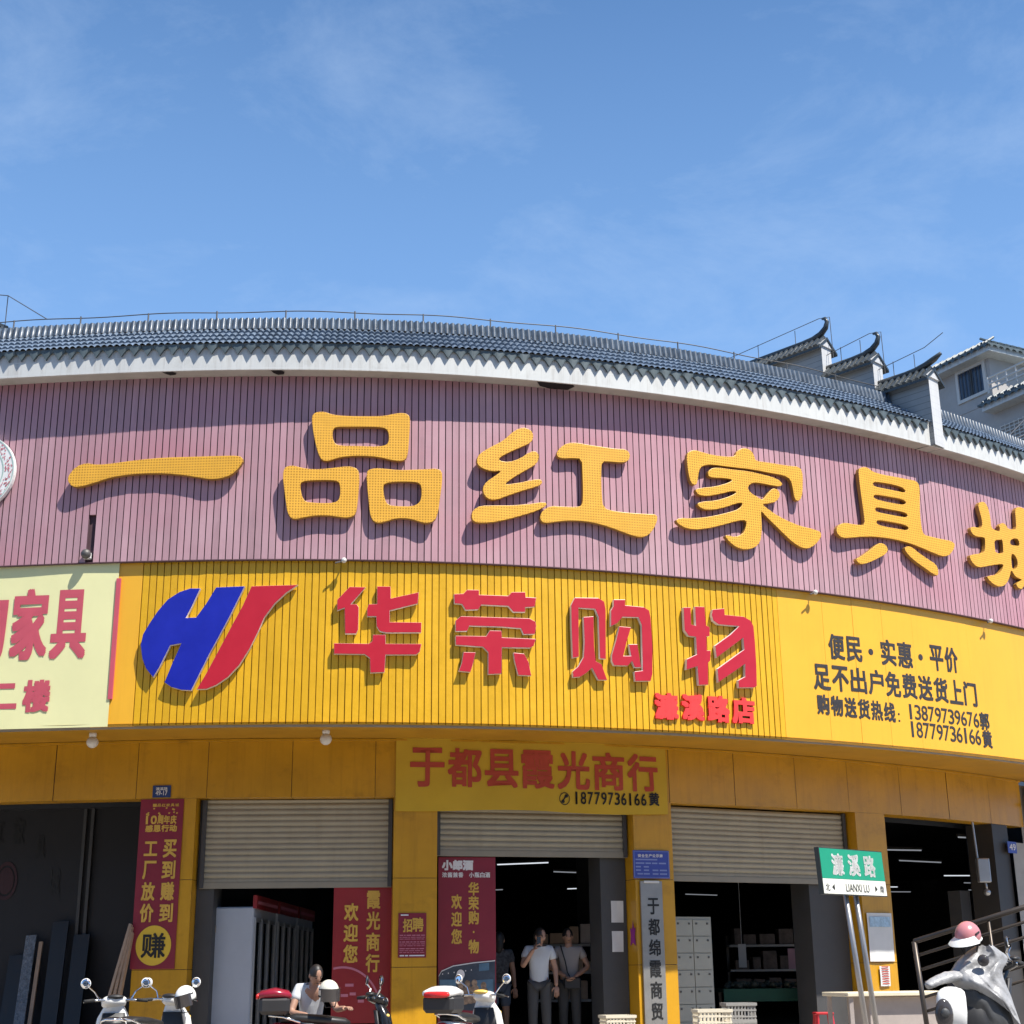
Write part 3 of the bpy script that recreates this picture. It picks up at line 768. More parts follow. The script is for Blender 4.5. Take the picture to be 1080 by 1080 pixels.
for (sz, ch, ww_, hh_) in (((-4.891,3.669), '家', .2, .42), ((-4.492,3.422), '具', .18, .34), ((-4.186,2.869), '城', .2, .40), ((-5.268,3.677), '红', .2, .36)):
    c = MB(); put_text(c, ch, fn, sz[0]-ww_/2, sz[0]+ww_/2, sz[1]-hh_/2, sz[1]+hh_/2, .03); c.build('wall_lettering', K['ink'], sw)
c = MB(); sz = (-5.047,2.898); 
for (ra, rb) in ((.20, .16), (.14, .0)):
    for k in range(28):
        a0, a1 = 2*math.pi*k/28, 2*math.pi*(k+1)/28
        f = lambda r, a: surf(sz[0]+r*math.cos(a), -3.886, sz[1]+1.5*r*math.sin(a))
        c.quad(f(rb+.001, a0), f(ra, a0), f(ra, a1), f(rb+.001, a1))
c.build('wall_emblem', K['maroon_ink'], sw)
c = MB(); 
for x in (-3.705, -3.57): c.box(surf(x, -3.86, 2.2), .05, .05, 3.6, tang(x), outw(x))
c.build('wall_post', K['jamb'], sw)

# ------------------------------------------------------------------ signs on the upper front
Y0, Y1 = -1.745, 8.013
sb = thing('yellow_signboard', 'wide yellow ribbed signboard curving under the mauve cladding', 'sign board', surf(3, -.1, 4.69))
c = MB()
nr = int(round((Y1-Y0-.17)/.1)); s = Y0+.17
for i in range(nr):
    a, b_ = s+.0045, s+.0955; c.ca = random.random(); d = -.07+random.uniform(-.003, .003); c.cm = 0
    mid = (a+b_)/2
    tw = random.uniform(-.0016, .0016); e = .004
    zz = [4.69, 5.3, 5.9, 6.5, 7.0]; wv = [random.uniform(-.0015, .0015) for _ in zz]
    for k in range(4):
        z0, z1, w0, w1 = zz[k], zz[k+1], wv[k], wv[k+1]
        c.quad(surf(a+e, d+tw+w0, z0), surf(b_-e, d-tw+w0, z0), surf(b_-e, d-tw+w1, z1), surf(a+e, d+tw+w1, z1))
        c.quad(surf(a, d-.003, z0), surf(a+e, d+tw+w0, z0), surf(a+e, d+tw+w1, z1), surf(a, d-.003, z1))
        c.quad(surf(b_-e, d-tw+w0, z0), surf(b_, d-.003, z0), surf(b_, d-.003, z1), surf(b_-e, d-tw+w1, z1))
    c.cm = 1
    c.quad(surf(b_, d, 4.69), surf(b_, -.088, 4.69), surf(b_, -.088, 7.0), surf(b_, d, 7.0))
    c.quad(surf(a, -.088, 4.69), surf(a, d, 4.69), surf(a, d, 7.0), surf(a, -.088, 7.0))
    c.quad(surf(b_, -.088, 4.69), surf(s+.1045, -.088, 4.69), surf(s+.1045, -.088, 7.0), surf(b_, -.088, 7.0))
    c.quad(surf(s, -.15, 4.692), surf(s+.1, -.15, 4.692), surf(s+.1, d, 4.69), surf(s, d, 4.69))
    s += .1
c.build('ribbed_face', [K['yellow_rib'], K['ygroove']], sb, attr=True)
c = MB(); c.sweep([(-.15, 4.69), (-.066, 4.69), (-.066, 7.0), (-.15, 7.0)], Y0-.45, Y0+.165, closed=True, caps=True); c.build('end_strip', K['yellow_flat'], sb)
fp = thing('yellow_flat_sign', 'smooth yellow sign panel with black lettering and phone numbers at the right', 'sign', surf(10.5, -.07, 4.69))
c = MB()
fs_ = [Y1+.005]+[8.866,9.470,10.086,10.758,12.096]+[14.4, 15.6, 16.6]
fs_ = sorted(fs_)
for a, b_ in zip(fs_[:-1], fs_[1:]):
    d = random.uniform(-.003, .003)
    c.sweep([(-.15, 4.69), (-.066+d, 4.69), (-.066+d, 7.0), (-.15, 7.0)], a+.002, b_-.002, step=.2, closed=True, caps=True)
c.build('panel', K['yellow_flat'], fp)
fn = front(-.062)
def line_between(c, body, p0, p1, h, bold, n=None, wf=.9):
    # letters spaced between two (along, height) points, each with its own position
    n = len(body)
    for i, ch in enumerate(body):
        if ch == ' ': continue
        u = (i+.5)/n; x = p0[0]+(p1[0]-p0[0])*u; z = p0[1]+(p1[1]-p0[1])*u; w = abs(p1[0]-p0[0])/n*wf/2
        if ch == '·': put_text(c, ch, fn, x-.05, x+.05, z-.05, z+.05, .03, 0)
        elif ch == '：': put_text(c, ch, fn, x-.06, x-.02, z-.12, z+.02, .02, 0)
        elif ch == '1': put_text(c, ch, fn, x-w*.45, x+w*.28, z-h/2, z+h/2, bold*.15, 0)
        else: put_text(c, ch, fn, x-w, x+w, z-h/2, z+h/2, bold if not ch.isdigit() else bold*.8, 0)
c = MB(); line_between(c, '便民', (8.921,6.184), (9.627,6.175), .40, .03); c.build('lettering', K['black_letter'], fp)
c = MB(); line_between(c, '·', (9.665,6.163), (9.925,6.173), .38, .03); c.build('lettering', K['black_letter'], fp)
c = MB(); line_between(c, '实惠', (9.988,6.194), (10.717,6.191), .42, .03); c.build('lettering', K['black_letter'], fp)
c = MB(); line_between(c, '·', (10.761,6.195), (11.023,6.191), .38, .03); c.build('lettering', K['black_letter'], fp)
c = MB(); line_between(c, '平价', (11.092,6.214), (11.806,6.227), .42, .03); c.build('lettering', K['black_letter'], fp)
c = MB(); line_between(c, '足不出户免费送货上门', (8.581,5.681), (12.202,5.699), .40, .03); c.build('lettering', K['black_letter'], fp)
c = MB(); line_between(c, '购物送货热线', (8.614,5.261), (10.217,5.233), .31, .035); c.build('lettering', K['black_letter'], fp)
c = MB(); line_between(c, '：', (10.194,5.216), (10.442,5.221), .31, .03); c.build('lettering', K['black_letter'], fp)
c = MB(); line_between(c, '13879739676', (10.471,5.283), (12.179,5.273), .24, .02); c.build('lettering', K['black_letter'], fp)
c = MB(); line_between(c, '郭', (12.179,5.273), (12.452,5.281), .29, .03); c.build('lettering', K['black_letter'], fp)
c = MB(); line_between(c, '18779736166', (10.476,5.006), (12.180,4.994), .25, .02); c.build('lettering', K['black_letter'], fp)
c = MB(); line_between(c, '黄', (12.202,4.980), (12.475,4.986), .29, .03); c.build('lettering', K['black_letter'], fp)

# cream banner at the left
E0 = -1.917
cb = thing('cream_banner', 'pale cream banner with red characters hung at the far left', 'banner', surf(-5, -.05, 4.69))
c = MB()
n = 40
for i in range(n):
    a, b_ = -8.8+(E0+8.8)*i/n, -8.8+(E0+8.8)*(i+1)/n
    f = lambda s, z: surf(s, -.048+.006*math.sin(s*3.1)*math.sin(z*1.7), z)
    for k in range(8):
        z0, z1 = 4.68+2.32*k/8, 4.68+2.32*(k+1)/8
        c.quad(f(a, z0), f(b_, z0), f(b_, z1), f(a, z1))
c.build('cloth', K['cream'], cb, smooth=True)
c = MB(); fn = front(-.041)
for ch, q in (('购', (-4.180,-3.490,5.662,6.678)), ('家', (-3.421,-2.880,5.639,6.665)), ('具', (-2.838,-2.317,5.636,6.631)), ('二', (-3.732,-3.236,4.959,5.317)), ('楼', (-3.155,-2.761,4.905,5.355)), ('上', (-4.288,-3.816,4.936,5.376))):
    c = MB(); put_text(c, ch, fn, q[0], q[1], q[2], q[3], .05); c.build('lettering', K['cream_red'], cb)
c = MB(); q = (-1.940,-1.880,5.059,6.774)
c.sweep([(-.06, q[2]), (-.03, q[2]), (-.03, q[3]), (-.06, q[3])], q[0], q[1], closed=True, caps=True); c.build('red_edge_strip', K['cream_red'], cb)
# gold studded characters of the upper sign
GG = 'gold characters of the upper sign'
for ch, lab, loops in (
 ('一', 'gold perforated character, a single wavy horizontal stroke at the left of the mauve front', [[(-2.724,8.216),(-2.703,8.303),(-2.613,8.417),(-2.475,8.470),(-2.301,8.434),(-2.048,8.454),(-1.712,8.495),(-1.321,8.519),(-0.931,8.518),(-0.571,8.520),(-0.239,8.518),(-0.176,8.453),(-0.231,8.336),(-0.349,8.220),(-0.498,8.173),(-0.663,8.167),(-0.858,8.208),(-1.138,8.259),(-1.474,8.282),(-1.809,8.275),(-2.088,8.238),(-2.336,8.156),(-2.558,8.098),(-2.659,8.120)]]),
 ('品', 'gold perforated character made of three boxes with open centres', [[(0.752,9.072),(0.766,9.155),(0.837,9.197),(0.944,9.199),(1.041,9.159),(1.233,9.141),(1.520,9.143),(1.808,9.157),(1.952,9.199),(2.072,9.214),(2.157,9.187),(2.178,9.083),(2.164,8.823),(2.152,8.591),(2.117,8.487),(2.034,8.459),(1.891,8.479),(1.723,8.520),(1.485,8.532),(1.272,8.520),(1.131,8.487),(1.014,8.439),(0.919,8.446),(0.869,8.534),(0.829,8.661),(0.783,8.866)],
 [(1.060,8.921),(1.106,8.968),(1.309,8.972),(1.572,8.979),(1.787,8.977),(1.860,8.928),(1.874,8.787),(1.844,8.708),(1.720,8.679),(1.435,8.684),(1.197,8.679),(1.101,8.703),(1.063,8.792)],
 [(0.372,8.202),(0.384,8.316),(0.449,8.359),(0.543,8.359),(0.639,8.329),(0.805,8.310),(1.017,8.328),(1.205,8.361),(1.347,8.368),(1.438,8.327),(1.464,8.214),(1.454,7.987),(1.436,7.736),(1.406,7.624),(1.295,7.590),(1.177,7.603),(1.037,7.621),(0.850,7.617),(0.710,7.591),(0.595,7.559),(0.513,7.566),(0.456,7.652),(0.426,7.826),(0.395,8.026)],
 [(0.620,8.064),(0.646,8.122),(0.787,8.141),(1.022,8.151),(1.152,8.140),(1.188,8.083),(1.193,7.907),(1.148,7.826),(1.031,7.805),(0.820,7.808),(0.703,7.822),(0.653,7.902)],
 [(1.558,8.241),(1.575,8.318),(1.679,8.351),(1.821,8.345),(2.012,8.326),(2.251,8.339),(2.418,8.351),(2.563,8.366),(2.642,8.331),(2.648,8.178),(2.618,7.924),(2.590,7.696),(2.543,7.569),(2.425,7.527),(2.306,7.560),(2.164,7.601),(1.998,7.600),(1.858,7.552),(1.741,7.519),(1.658,7.554),(1.616,7.665),(1.593,7.889),(1.570,8.090)],
 [(1.797,8.071),(1.830,8.122),(1.967,8.146),(2.157,8.153),(2.300,8.143),(2.349,8.089),(2.350,7.913),(2.308,7.823),(2.209,7.782),(2.019,7.781),(1.878,7.797),(1.824,7.883)]]),
 ('红', 'gold perforated character, zigzag left half beside a tall I shape', [[(3.123,8.525),(3.166,8.618),(3.323,8.732),(3.525,8.852),(3.700,9.031),(3.832,9.096),(3.949,9.066),(3.998,8.979),(3.961,8.869),(3.843,8.799),(3.639,8.694),(3.465,8.586),(3.465,8.538),(3.609,8.526),(3.783,8.599),(3.929,8.715),(4.032,8.738),(4.075,8.666),(4.044,8.543),(3.897,8.442),(3.693,8.308),(3.554,8.195),(3.577,8.181),(3.778,8.224),(3.952,8.281),(4.098,8.307),(4.120,8.234),(4.009,8.175),(3.805,8.101),(3.575,8.004),(3.432,7.936),(3.319,7.924),(3.234,7.984),(3.212,8.100),(3.264,8.192),(3.406,8.304),(3.507,8.385),(3.350,8.360),(3.208,8.396),(3.137,8.452)],
 [(3.043,7.667),(3.071,7.755),(3.178,7.828),(3.403,7.846),(3.659,7.868),(3.918,7.908),(4.151,7.962),(4.185,7.911),(4.032,7.812),(3.801,7.724),(3.543,7.635),(3.317,7.579),(3.149,7.564),(3.070,7.581)],
 [(4.341,8.733),(4.403,8.830),(4.524,8.911),(4.674,8.925),(4.825,8.908),(5.069,8.892),(5.253,8.880),(5.440,8.890),(5.506,8.814),(5.470,8.702),(5.369,8.667),(5.184,8.667),(5.046,8.660),(5.030,8.445),(5.030,8.143),(5.045,7.934),(5.220,7.895),(5.464,7.887),(5.713,7.889),(5.895,7.897),(5.890,7.785),(5.795,7.611),(5.682,7.526),(5.543,7.523),(5.361,7.573),(5.120,7.648),(4.881,7.697),(4.614,7.706),(4.378,7.680),(4.203,7.638),(4.101,7.640),(4.065,7.711),(4.104,7.817),(4.237,7.906),(4.413,7.907),(4.649,7.917),(4.724,7.952),(4.739,8.178),(4.737,8.419),(4.734,8.676),(4.578,8.672),(4.429,8.650),(4.355,8.674)]]),
 ('家', 'gold perforated character with a roof stroke and sweeping legs, fourth of its row', [[(6.427,8.888),(6.463,8.969),(6.574,9.014),(6.682,8.997),(6.873,8.975),(7.152,8.980),(7.295,9.004),(7.345,9.110),(7.463,9.173),(7.592,9.157),(7.658,9.062),(7.667,8.984),(7.872,8.987),(8.139,8.985),(8.320,8.985),(8.473,8.995),(8.544,8.925),(8.533,8.699),(8.496,8.484),(8.423,8.409),(8.349,8.438),(8.334,8.619),(8.301,8.759),(8.184,8.808),(7.947,8.814),(7.598,8.831),(7.198,8.817),(6.864,8.813),(6.697,8.772),(6.632,8.683),(6.607,8.527),(6.569,8.434),(6.477,8.461),(6.440,8.634),(6.427,8.786)],
 [(6.787,8.676),(6.846,8.747),(6.972,8.781),(7.224,8.782),(7.537,8.792),(7.826,8.771),(8.059,8.738),(8.157,8.660),(8.094,8.612),(7.931,8.611),(7.757,8.624),(7.597,8.619),(7.491,8.532),(7.527,8.447),(7.681,8.382),(7.750,8.347),(7.862,8.477),(7.958,8.573),(8.060,8.555),(8.091,8.469),(8.014,8.355),(7.879,8.311),(7.746,8.282),(7.787,8.248),(7.954,8.154),(8.154,8.076),(8.418,8.006),(8.660,7.986),(8.812,7.953),(8.803,7.862),(8.683,7.731),(8.553,7.651),(8.417,7.647),(8.245,7.728),(8.078,7.862),(7.913,7.995),(7.776,8.106),(7.709,8.175),(7.712,8.022),(7.702,7.817),(7.662,7.661),(7.564,7.562),(7.391,7.505),(7.225,7.525),(7.092,7.611),(7.029,7.692),(7.071,7.709),(7.208,7.691),(7.352,7.752),(7.415,7.860),(7.439,7.989),(7.282,7.959),(7.026,7.867),(6.748,7.774),(6.477,7.722),(6.293,7.745),(6.171,7.827),(6.248,7.885),(6.487,7.904),(6.786,7.966),(7.094,8.063),(7.323,8.153),(7.401,8.265),(7.272,8.237),(7.072,8.149),(6.847,8.079),(6.657,8.065),(6.553,8.142),(6.664,8.192),(6.912,8.237),(7.167,8.339),(7.298,8.418),(7.229,8.436),(7.002,8.357),(6.750,8.285),(6.602,8.286),(6.539,8.367),(6.649,8.410),(6.897,8.459),(7.153,8.554),(7.241,8.617),(7.073,8.621),(6.878,8.597),(6.797,8.613)]]),
 ('具', 'gold perforated character with four slots in a box above two short feet', [[(9.702,9.142),(9.779,9.195),(9.909,9.217),(10.017,9.160),(10.248,9.146),(10.547,9.158),(10.852,9.164),(11.008,9.169),(11.087,9.101),(11.058,8.841),(11.029,8.584),(11.035,8.334),(11.068,8.237),(11.224,8.227),(11.479,8.221),(11.708,8.222),(11.801,8.179),(11.731,8.054),(11.599,7.942),(11.434,7.917),(11.186,7.960),(10.883,8.017),(10.586,8.051),(10.233,8.056),(9.945,8.037),(9.661,7.997),(9.409,7.941),(9.217,7.911),(9.121,7.957),(9.103,8.042),(9.172,8.128),(9.298,8.178),(9.461,8.178),(9.626,8.186),(9.739,8.207),(9.734,8.406),(9.715,8.693),(9.697,8.960)],
 [(9.993,8.951),(10.055,8.991),(10.349,9.010),(10.648,9.003),(10.747,8.950),(10.712,8.910),(10.576,8.910),(10.278,8.907),(10.031,8.905)],
 [(9.988,8.731),(10.030,8.769),(10.321,8.777),(10.650,8.785),(10.736,8.747),(10.684,8.693),(10.487,8.684),(10.222,8.682),(10.015,8.690)],
 [(9.994,8.512),(10.039,8.552),(10.324,8.558),(10.652,8.565),(10.744,8.527),(10.701,8.479),(10.490,8.471),(10.225,8.469),(10.024,8.472)],
 [(9.997,8.293),(10.042,8.336),(10.327,8.342),(10.653,8.343),(10.739,8.306),(10.687,8.253),(10.492,8.251),(10.227,8.245),(10.027,8.253)],
 [(9.467,7.601),(9.596,7.661),(9.805,7.798),(9.958,7.906),(10.049,7.952),(10.161,7.935),(10.216,7.865),(10.157,7.780),(10.020,7.706),(9.811,7.602),(9.638,7.536),(9.528,7.533)],
 [(10.576,7.927),(10.652,7.983),(10.772,7.978),(10.899,7.906),(11.104,7.824),(11.283,7.760),(11.328,7.676),(11.312,7.561),(11.194,7.579),(11.018,7.655),(10.815,7.738),(10.661,7.828)]]),
 ('城', 'gold perforated character cut by the right edge of the view, rightmost of the row', [[(12.564,9.031),(12.662,9.097),(12.786,9.101),(12.852,9.007),(12.885,8.860),(12.872,8.657),(13.008,8.633),(13.114,8.633),(13.132,8.693),(13.111,8.747),(13.225,8.816),(13.316,8.803),(13.379,8.728),(13.540,8.743),(13.635,8.774),(13.654,8.963),(13.661,9.111),(13.726,9.192),(13.862,9.218),(13.992,9.204),(14.054,9.019),(14.076,8.807),(14.389,8.825),(14.439,8.736),(14.107,8.636),(14.063,8.511),(14.107,8.247),(14.244,8.018),(14.450,8.014),(14.395,7.850),(14.116,7.748),(13.901,7.828),(13.791,7.925),(13.609,7.669),(13.483,7.668),(13.416,7.724),(13.490,7.782),(13.630,7.846),(13.551,7.849),(13.429,7.867),(13.352,7.950),(13.308,7.962),(13.273,7.862),(13.152,7.711),(13.000,7.623),(12.835,7.608),(12.670,7.657),(12.568,7.735),(12.660,7.767),(12.874,7.818),(13.041,7.919),(13.125,8.046),(12.939,8.012),(12.693,7.949),(12.452,7.880),(12.310,7.871),(12.182,7.934),(12.142,8.030),(12.232,8.072),(12.436,8.119),(12.588,8.175),(12.627,8.266),(12.651,8.401),(12.636,8.446),(12.401,8.412),(12.281,8.452),(12.247,8.531),(12.317,8.580),(12.488,8.591),(12.614,8.622),(12.621,8.775),(12.573,8.918)],
 [(13.399,8.510),(13.472,8.561),(13.572,8.589),(13.666,8.576),(13.668,8.461),(13.577,8.455),(13.448,8.442),(13.387,8.451)],
 [(13.381,8.258),(13.450,8.289),(13.532,8.226),(13.551,8.134),(13.509,8.032),(13.359,7.989),(13.361,8.122)],
 [(12.923,8.443),(13.085,8.475),(13.165,8.500),(13.165,8.355),(13.142,8.234),(12.916,8.212),(12.911,8.313)]])):
    sign_letter('gold_sign_character', lab, 'sign letter', loops, .025, .075, K['gold'], K['gold_side'], 1, GG)
# red characters and the logo on the yellow board
RG = 'red box characters on the yellow ribbed board'
for lab, loops in (
 ('red box character 华 with white edges, first after the blue and red logo', [[(1.188,6.414),(1.359,6.606),(1.580,6.604),(1.487,6.486),(1.380,6.355),(1.460,6.356),(1.491,6.311),(1.490,5.994),(1.462,5.934),(1.310,5.933),(1.293,6.301),(1.192,6.262)],
 [(1.742,6.620),(1.931,6.620),(1.936,6.448),(2.328,6.544),(2.315,6.380),(1.924,6.273),(1.927,6.106),(2.369,6.108),(2.367,5.965),(1.871,5.955),(1.790,5.976),(1.745,6.043),(1.735,6.186),(1.610,6.184),(1.608,6.297),(1.629,6.358),(1.746,6.363)],
 [(1.161,5.794),(1.640,5.794),(1.690,5.832),(1.696,5.922),(1.871,5.925),(1.873,5.797),(2.372,5.802),(2.351,5.694),(2.300,5.648),(1.876,5.641),(1.865,5.396),(1.670,5.386),(1.659,5.593),(1.585,5.645),(1.165,5.645)]]),
 ('red box character 荣 with white edges, second of four on the yellow ribs', [[(2.829,6.534),(2.964,6.546),(3.017,6.605),(3.187,6.609),(3.187,6.539),(3.612,6.542),(3.666,6.599),(3.860,6.608),(3.867,6.534),(4.022,6.531),(3.997,6.398),(3.857,6.384),(3.856,6.314),(3.686,6.309),(3.610,6.392),(3.221,6.395),(3.176,6.324),(2.995,6.309),(2.942,6.392),(2.834,6.399)],
 [(2.852,6.152),(2.927,6.216),(3.917,6.224),(4.001,6.182),(4.016,6.121),(3.991,5.998),(3.829,5.991),(3.791,6.073),(3.516,6.085),(3.047,6.083),(3.017,6.006),(2.852,5.997)],
 [(2.852,5.932),(3.288,5.942),(3.341,6.025),(3.508,6.028),(3.515,5.932),(4.005,5.929),(3.973,5.829),(3.926,5.797),(3.514,5.788),(3.503,5.412),(3.315,5.398),(3.317,5.713),(3.242,5.786),(2.853,5.801)],
 [(2.964,5.702),(3.136,5.704),(3.091,5.511),(3.061,5.421),(2.898,5.431),(2.942,5.552)],
 [(3.680,5.719),(3.833,5.709),(3.893,5.598),(3.933,5.397),(3.745,5.400),(3.694,5.606)]]),
 ('red box character 购 with white edges, third of four on the yellow ribs', [[(4.541,6.450),(4.600,6.566),(4.963,6.585),(5.051,6.536),(5.071,6.419),(5.051,5.689),(4.960,5.692),(4.957,6.303),(4.909,6.417),(4.652,6.418),(4.641,5.699),(4.546,5.679),(4.537,6.155)],
 [(4.725,6.286),(4.881,6.306),(4.877,5.864),(4.894,5.650),(4.981,5.609),(5.062,5.384),(4.926,5.381),(4.836,5.548),(4.754,5.476),(4.658,5.411),(4.547,5.398),(4.541,5.482),(4.630,5.561),(4.713,5.703),(4.731,5.918)],
 [(5.199,6.577),(5.381,6.589),(5.378,6.502),(5.669,6.494),(5.752,6.449),(5.772,6.340),(5.782,5.916),(5.765,5.512),(5.732,5.403),(5.492,5.390),(5.484,5.528),(5.614,5.550),(5.625,6.220),(5.579,6.335),(5.330,6.326),(5.245,6.227),(5.145,6.174),(5.153,6.409),(5.196,6.482)],
 [(5.276,6.182),(5.457,6.177),(5.383,5.970),(5.323,5.750),(5.441,5.756),(5.414,5.925),(5.547,5.933),(5.591,5.595),(5.492,5.589),(5.454,5.680),(5.386,5.607),(5.174,5.603),(5.144,5.663),(5.147,5.756),(5.220,5.976)]]),
 ('red box character 物 with broad white edges above the small bright red characters', [[(6.314,6.537),(6.435,6.546),(6.429,6.289),(6.508,6.273),(6.508,6.567),(6.671,6.575),(6.679,6.294),(6.740,6.269),(6.732,6.137),(6.678,6.125),(6.673,5.914),(6.738,5.919),(6.721,5.766),(6.679,5.727),(6.668,5.403),(6.507,5.389),(6.499,5.664),(6.313,5.603),(6.330,5.761),(6.501,5.845),(6.499,6.105),(6.380,6.111),(6.313,6.193)],
 [(6.808,6.547),(7.009,6.578),(7.011,6.482),(7.338,6.480),(7.453,6.431),(7.499,6.345),(7.507,6.109),(7.507,5.756),(7.492,5.435),(7.448,5.410),(7.180,5.392),(7.179,5.500),(7.300,5.566),(7.313,5.756),(6.840,5.450),(6.836,5.651),(7.312,5.976),(7.307,6.152),(6.830,5.816),(6.816,5.997),(7.100,6.194),(7.243,6.324),(6.894,6.325),(6.806,6.377),(6.787,6.464)]])):
    sign_letter('red_sign_character', lab, 'sign letter', loops, -.06, .07, K['red_face'], K['trim'], 0, RG)
lg_ = thing('sign_logo', 'slanted blue and red emblem with pale edges at the left of the yellow board', 'logo', surf(-.6, 0, 5.0))
sign_letter('blue_mark', None, None, [[(-0.727,6.590),(-0.868,6.593),(-1.018,6.543),(-1.176,6.438),(-1.307,6.273),(-1.413,6.096),(-1.492,5.944),(-1.514,5.791),(-1.478,5.602),(-1.417,5.461),(-1.311,5.338),(-1.232,5.481),(-1.100,5.783),(-0.950,5.808),(-0.994,5.687),(-1.051,5.547),(-1.149,5.265),(-1.052,5.199),(-0.912,5.157),(-0.773,5.148),(-0.671,5.378),(-0.548,5.656),(-0.444,5.866),(-0.297,6.172),(-0.171,6.458),(-0.104,6.611),(-0.505,6.601),(-0.633,6.368),(-0.762,6.174),(-0.907,6.169),(-0.840,6.311)]], -.06, .07, K['blue_face'], K['trim'], 0, None, lg_)
sign_letter('red_mark', None, None, [[(-0.011,6.613),(0.635,6.628),(0.477,6.514),(0.320,6.359),(0.189,6.168),(0.106,5.955),(0.001,5.720),(-0.126,5.499),(-0.278,5.327),(-0.433,5.217),(-0.568,5.163),(-0.694,5.161),(-0.579,5.377),(-0.413,5.725),(-0.246,6.077),(-0.119,6.338)]], -.06, .07, K['red_face'], K['trim'], 0, None, lg_)
for ch, q, lab in (('濂', (5.803,6.182,4.866,5.253), 'small bright red character 濂, first of four low on the yellow board'), ('溪', (6.235,6.601,4.873,5.255), 'small bright red character 溪, second of four low on the yellow board'),
                   ('路', (6.655,7.030,4.867,5.259), 'small bright red character 路, third of four low on the yellow board'), ('店', (7.069,7.462,4.868,5.256), 'small bright red character 店, last of four low on the yellow board')):
    c = MB(); put_text(c, ch, front(-.068), q[0], q[1], q[2], q[3], .045, .5, .02)
    tag(c.build('small_red_character', K['bright_red']), lab, 'sign letter', 'small red characters low on the yellow board')
# round emblem at the far left
em = thing('round_emblem', 'round white emblem disc with red marks at the left edge of the mauve front', 'emblem', surf(-3.98, .06, 7.8))
sz = (-4.125,8.410); c = MB(); Rr = .585
f = lambda r, a, o: surf(sz[0]+r*math.cos(a), o, sz[1]+r*math.sin(a))
NN = 56
c.add([f(Rr, 2*math.pi*k/NN, .09) for k in range(NN)]+[f(Rr, 2*math.pi*k/NN, .02) for k in range(NN)], [tuple(range(NN))[::-1]]+[(k, (k+1) % NN, (k+1) % NN+NN, k+NN) for k in range(NN)])
c.build('disc', K['white'], em)
c = MB()
for (ra, rb, st) in ((.572, .560, 0), (.425, .41, 0)):
    for k in range(NN):
        if st and k % 2: continue
        a0, a1 = 2*math.pi*k/NN, 2*math.pi*(k+1)/NN
        c.quad(f(rb, a0, .094), f(ra, a0, .094), f(ra, a1, .094), f(rb, a1, .094))
c.build('ring', K['emblem_green'], em)
c = MB()
for k in range(150):
    a = random.uniform(-1.3, 1.3); r = random.uniform(.44, .545); s_ = random.uniform(.006, .02)
    c.quad(f(r, a, .094), f(r+s_, a+.01, .094), f(r+s_, a+.01+s_/r*1.4, .094), f(r, a+s_/r*1.4, .094))
for k in range(70):
    a = random.uniform(-1.2, 1.6); r = random.uniform(.02, .33); s_ = random.uniform(.008, .03)
    c.quad(f(r, a, .094), f(r+s_, a+.02, .094), f(r+s_, a+s_/max(r, .1), .094), f(r, a+s_/max(r, .1), .094))
c.build('red_marks', K['emblem_red'], em)

# small fittings on the front
def globe(px, lab):
    t = thing('globe_lamp', lab, 'lamp', surf(px[0], -.95, 4.55), 'globe lamps under the signboard')
    c = MB(); c.lathe(surf(px[0], -.95, 4.69), [(.05, .06), (.055, .03), (.05, 0), (.03, -.01)], 14); c.build('holder', K['white'], t, smooth=True)
    c = MB(); c.ell(surf(px[0], -.95, 4.615), .085, .085, .085); c.build('globe', K['globe'], t, smooth=True)
globe((-2.460,4.706), 'round opal lamp under the cream banner edge at the left')
globe((1.029,4.743), 'round opal lamp under the yellow ribbed board above the left shutter')
def spot(px, lab):
    t = thing('spot_lamp', lab, 'lamp', surf(px[0], .0, 6.9), 'small lamps below the mauve edge')
    c = MB(); c.tube([surf(px[0], -.01, 7.0), surf(px[0], .05, 6.97), surf(px[0]-.12, .09, 6.93)], .012, 6); c.build('arm', K['dark_metal'], t)
    c = MB(); c.ell(surf(px[0], .07, 6.975), .04, .04, .04, 10, 6); c.build('bulb', K['globe'], t, smooth=True)
spot((1.270,7.049), 'tiny white lamp below the mauve edge above the red box characters'); spot((8.650,6.957), 'tiny white lamp below the mauve edge above the smooth yellow panel'); spot((12.600,7.005), 'tiny white lamp below the mauve edge at the far right')
sc_ = thing('security_camera', 'small dome camera in the gap of the mauve ribs at the left', 'camera', surf(-2.38, .05, 7.05))
c = MB(); c.box(surf(-2.38, -.0, 7.11), .10, .12, .1, tang(-2.38), outw(-2.38), bev=.012); c.build('housing', K['white'], sc_)
c = MB(); c.ell(surf(-2.38, .06, 7.12), .07, .07, .07); c.build('dome', K['dark_metal'], sc_, smooth=True)

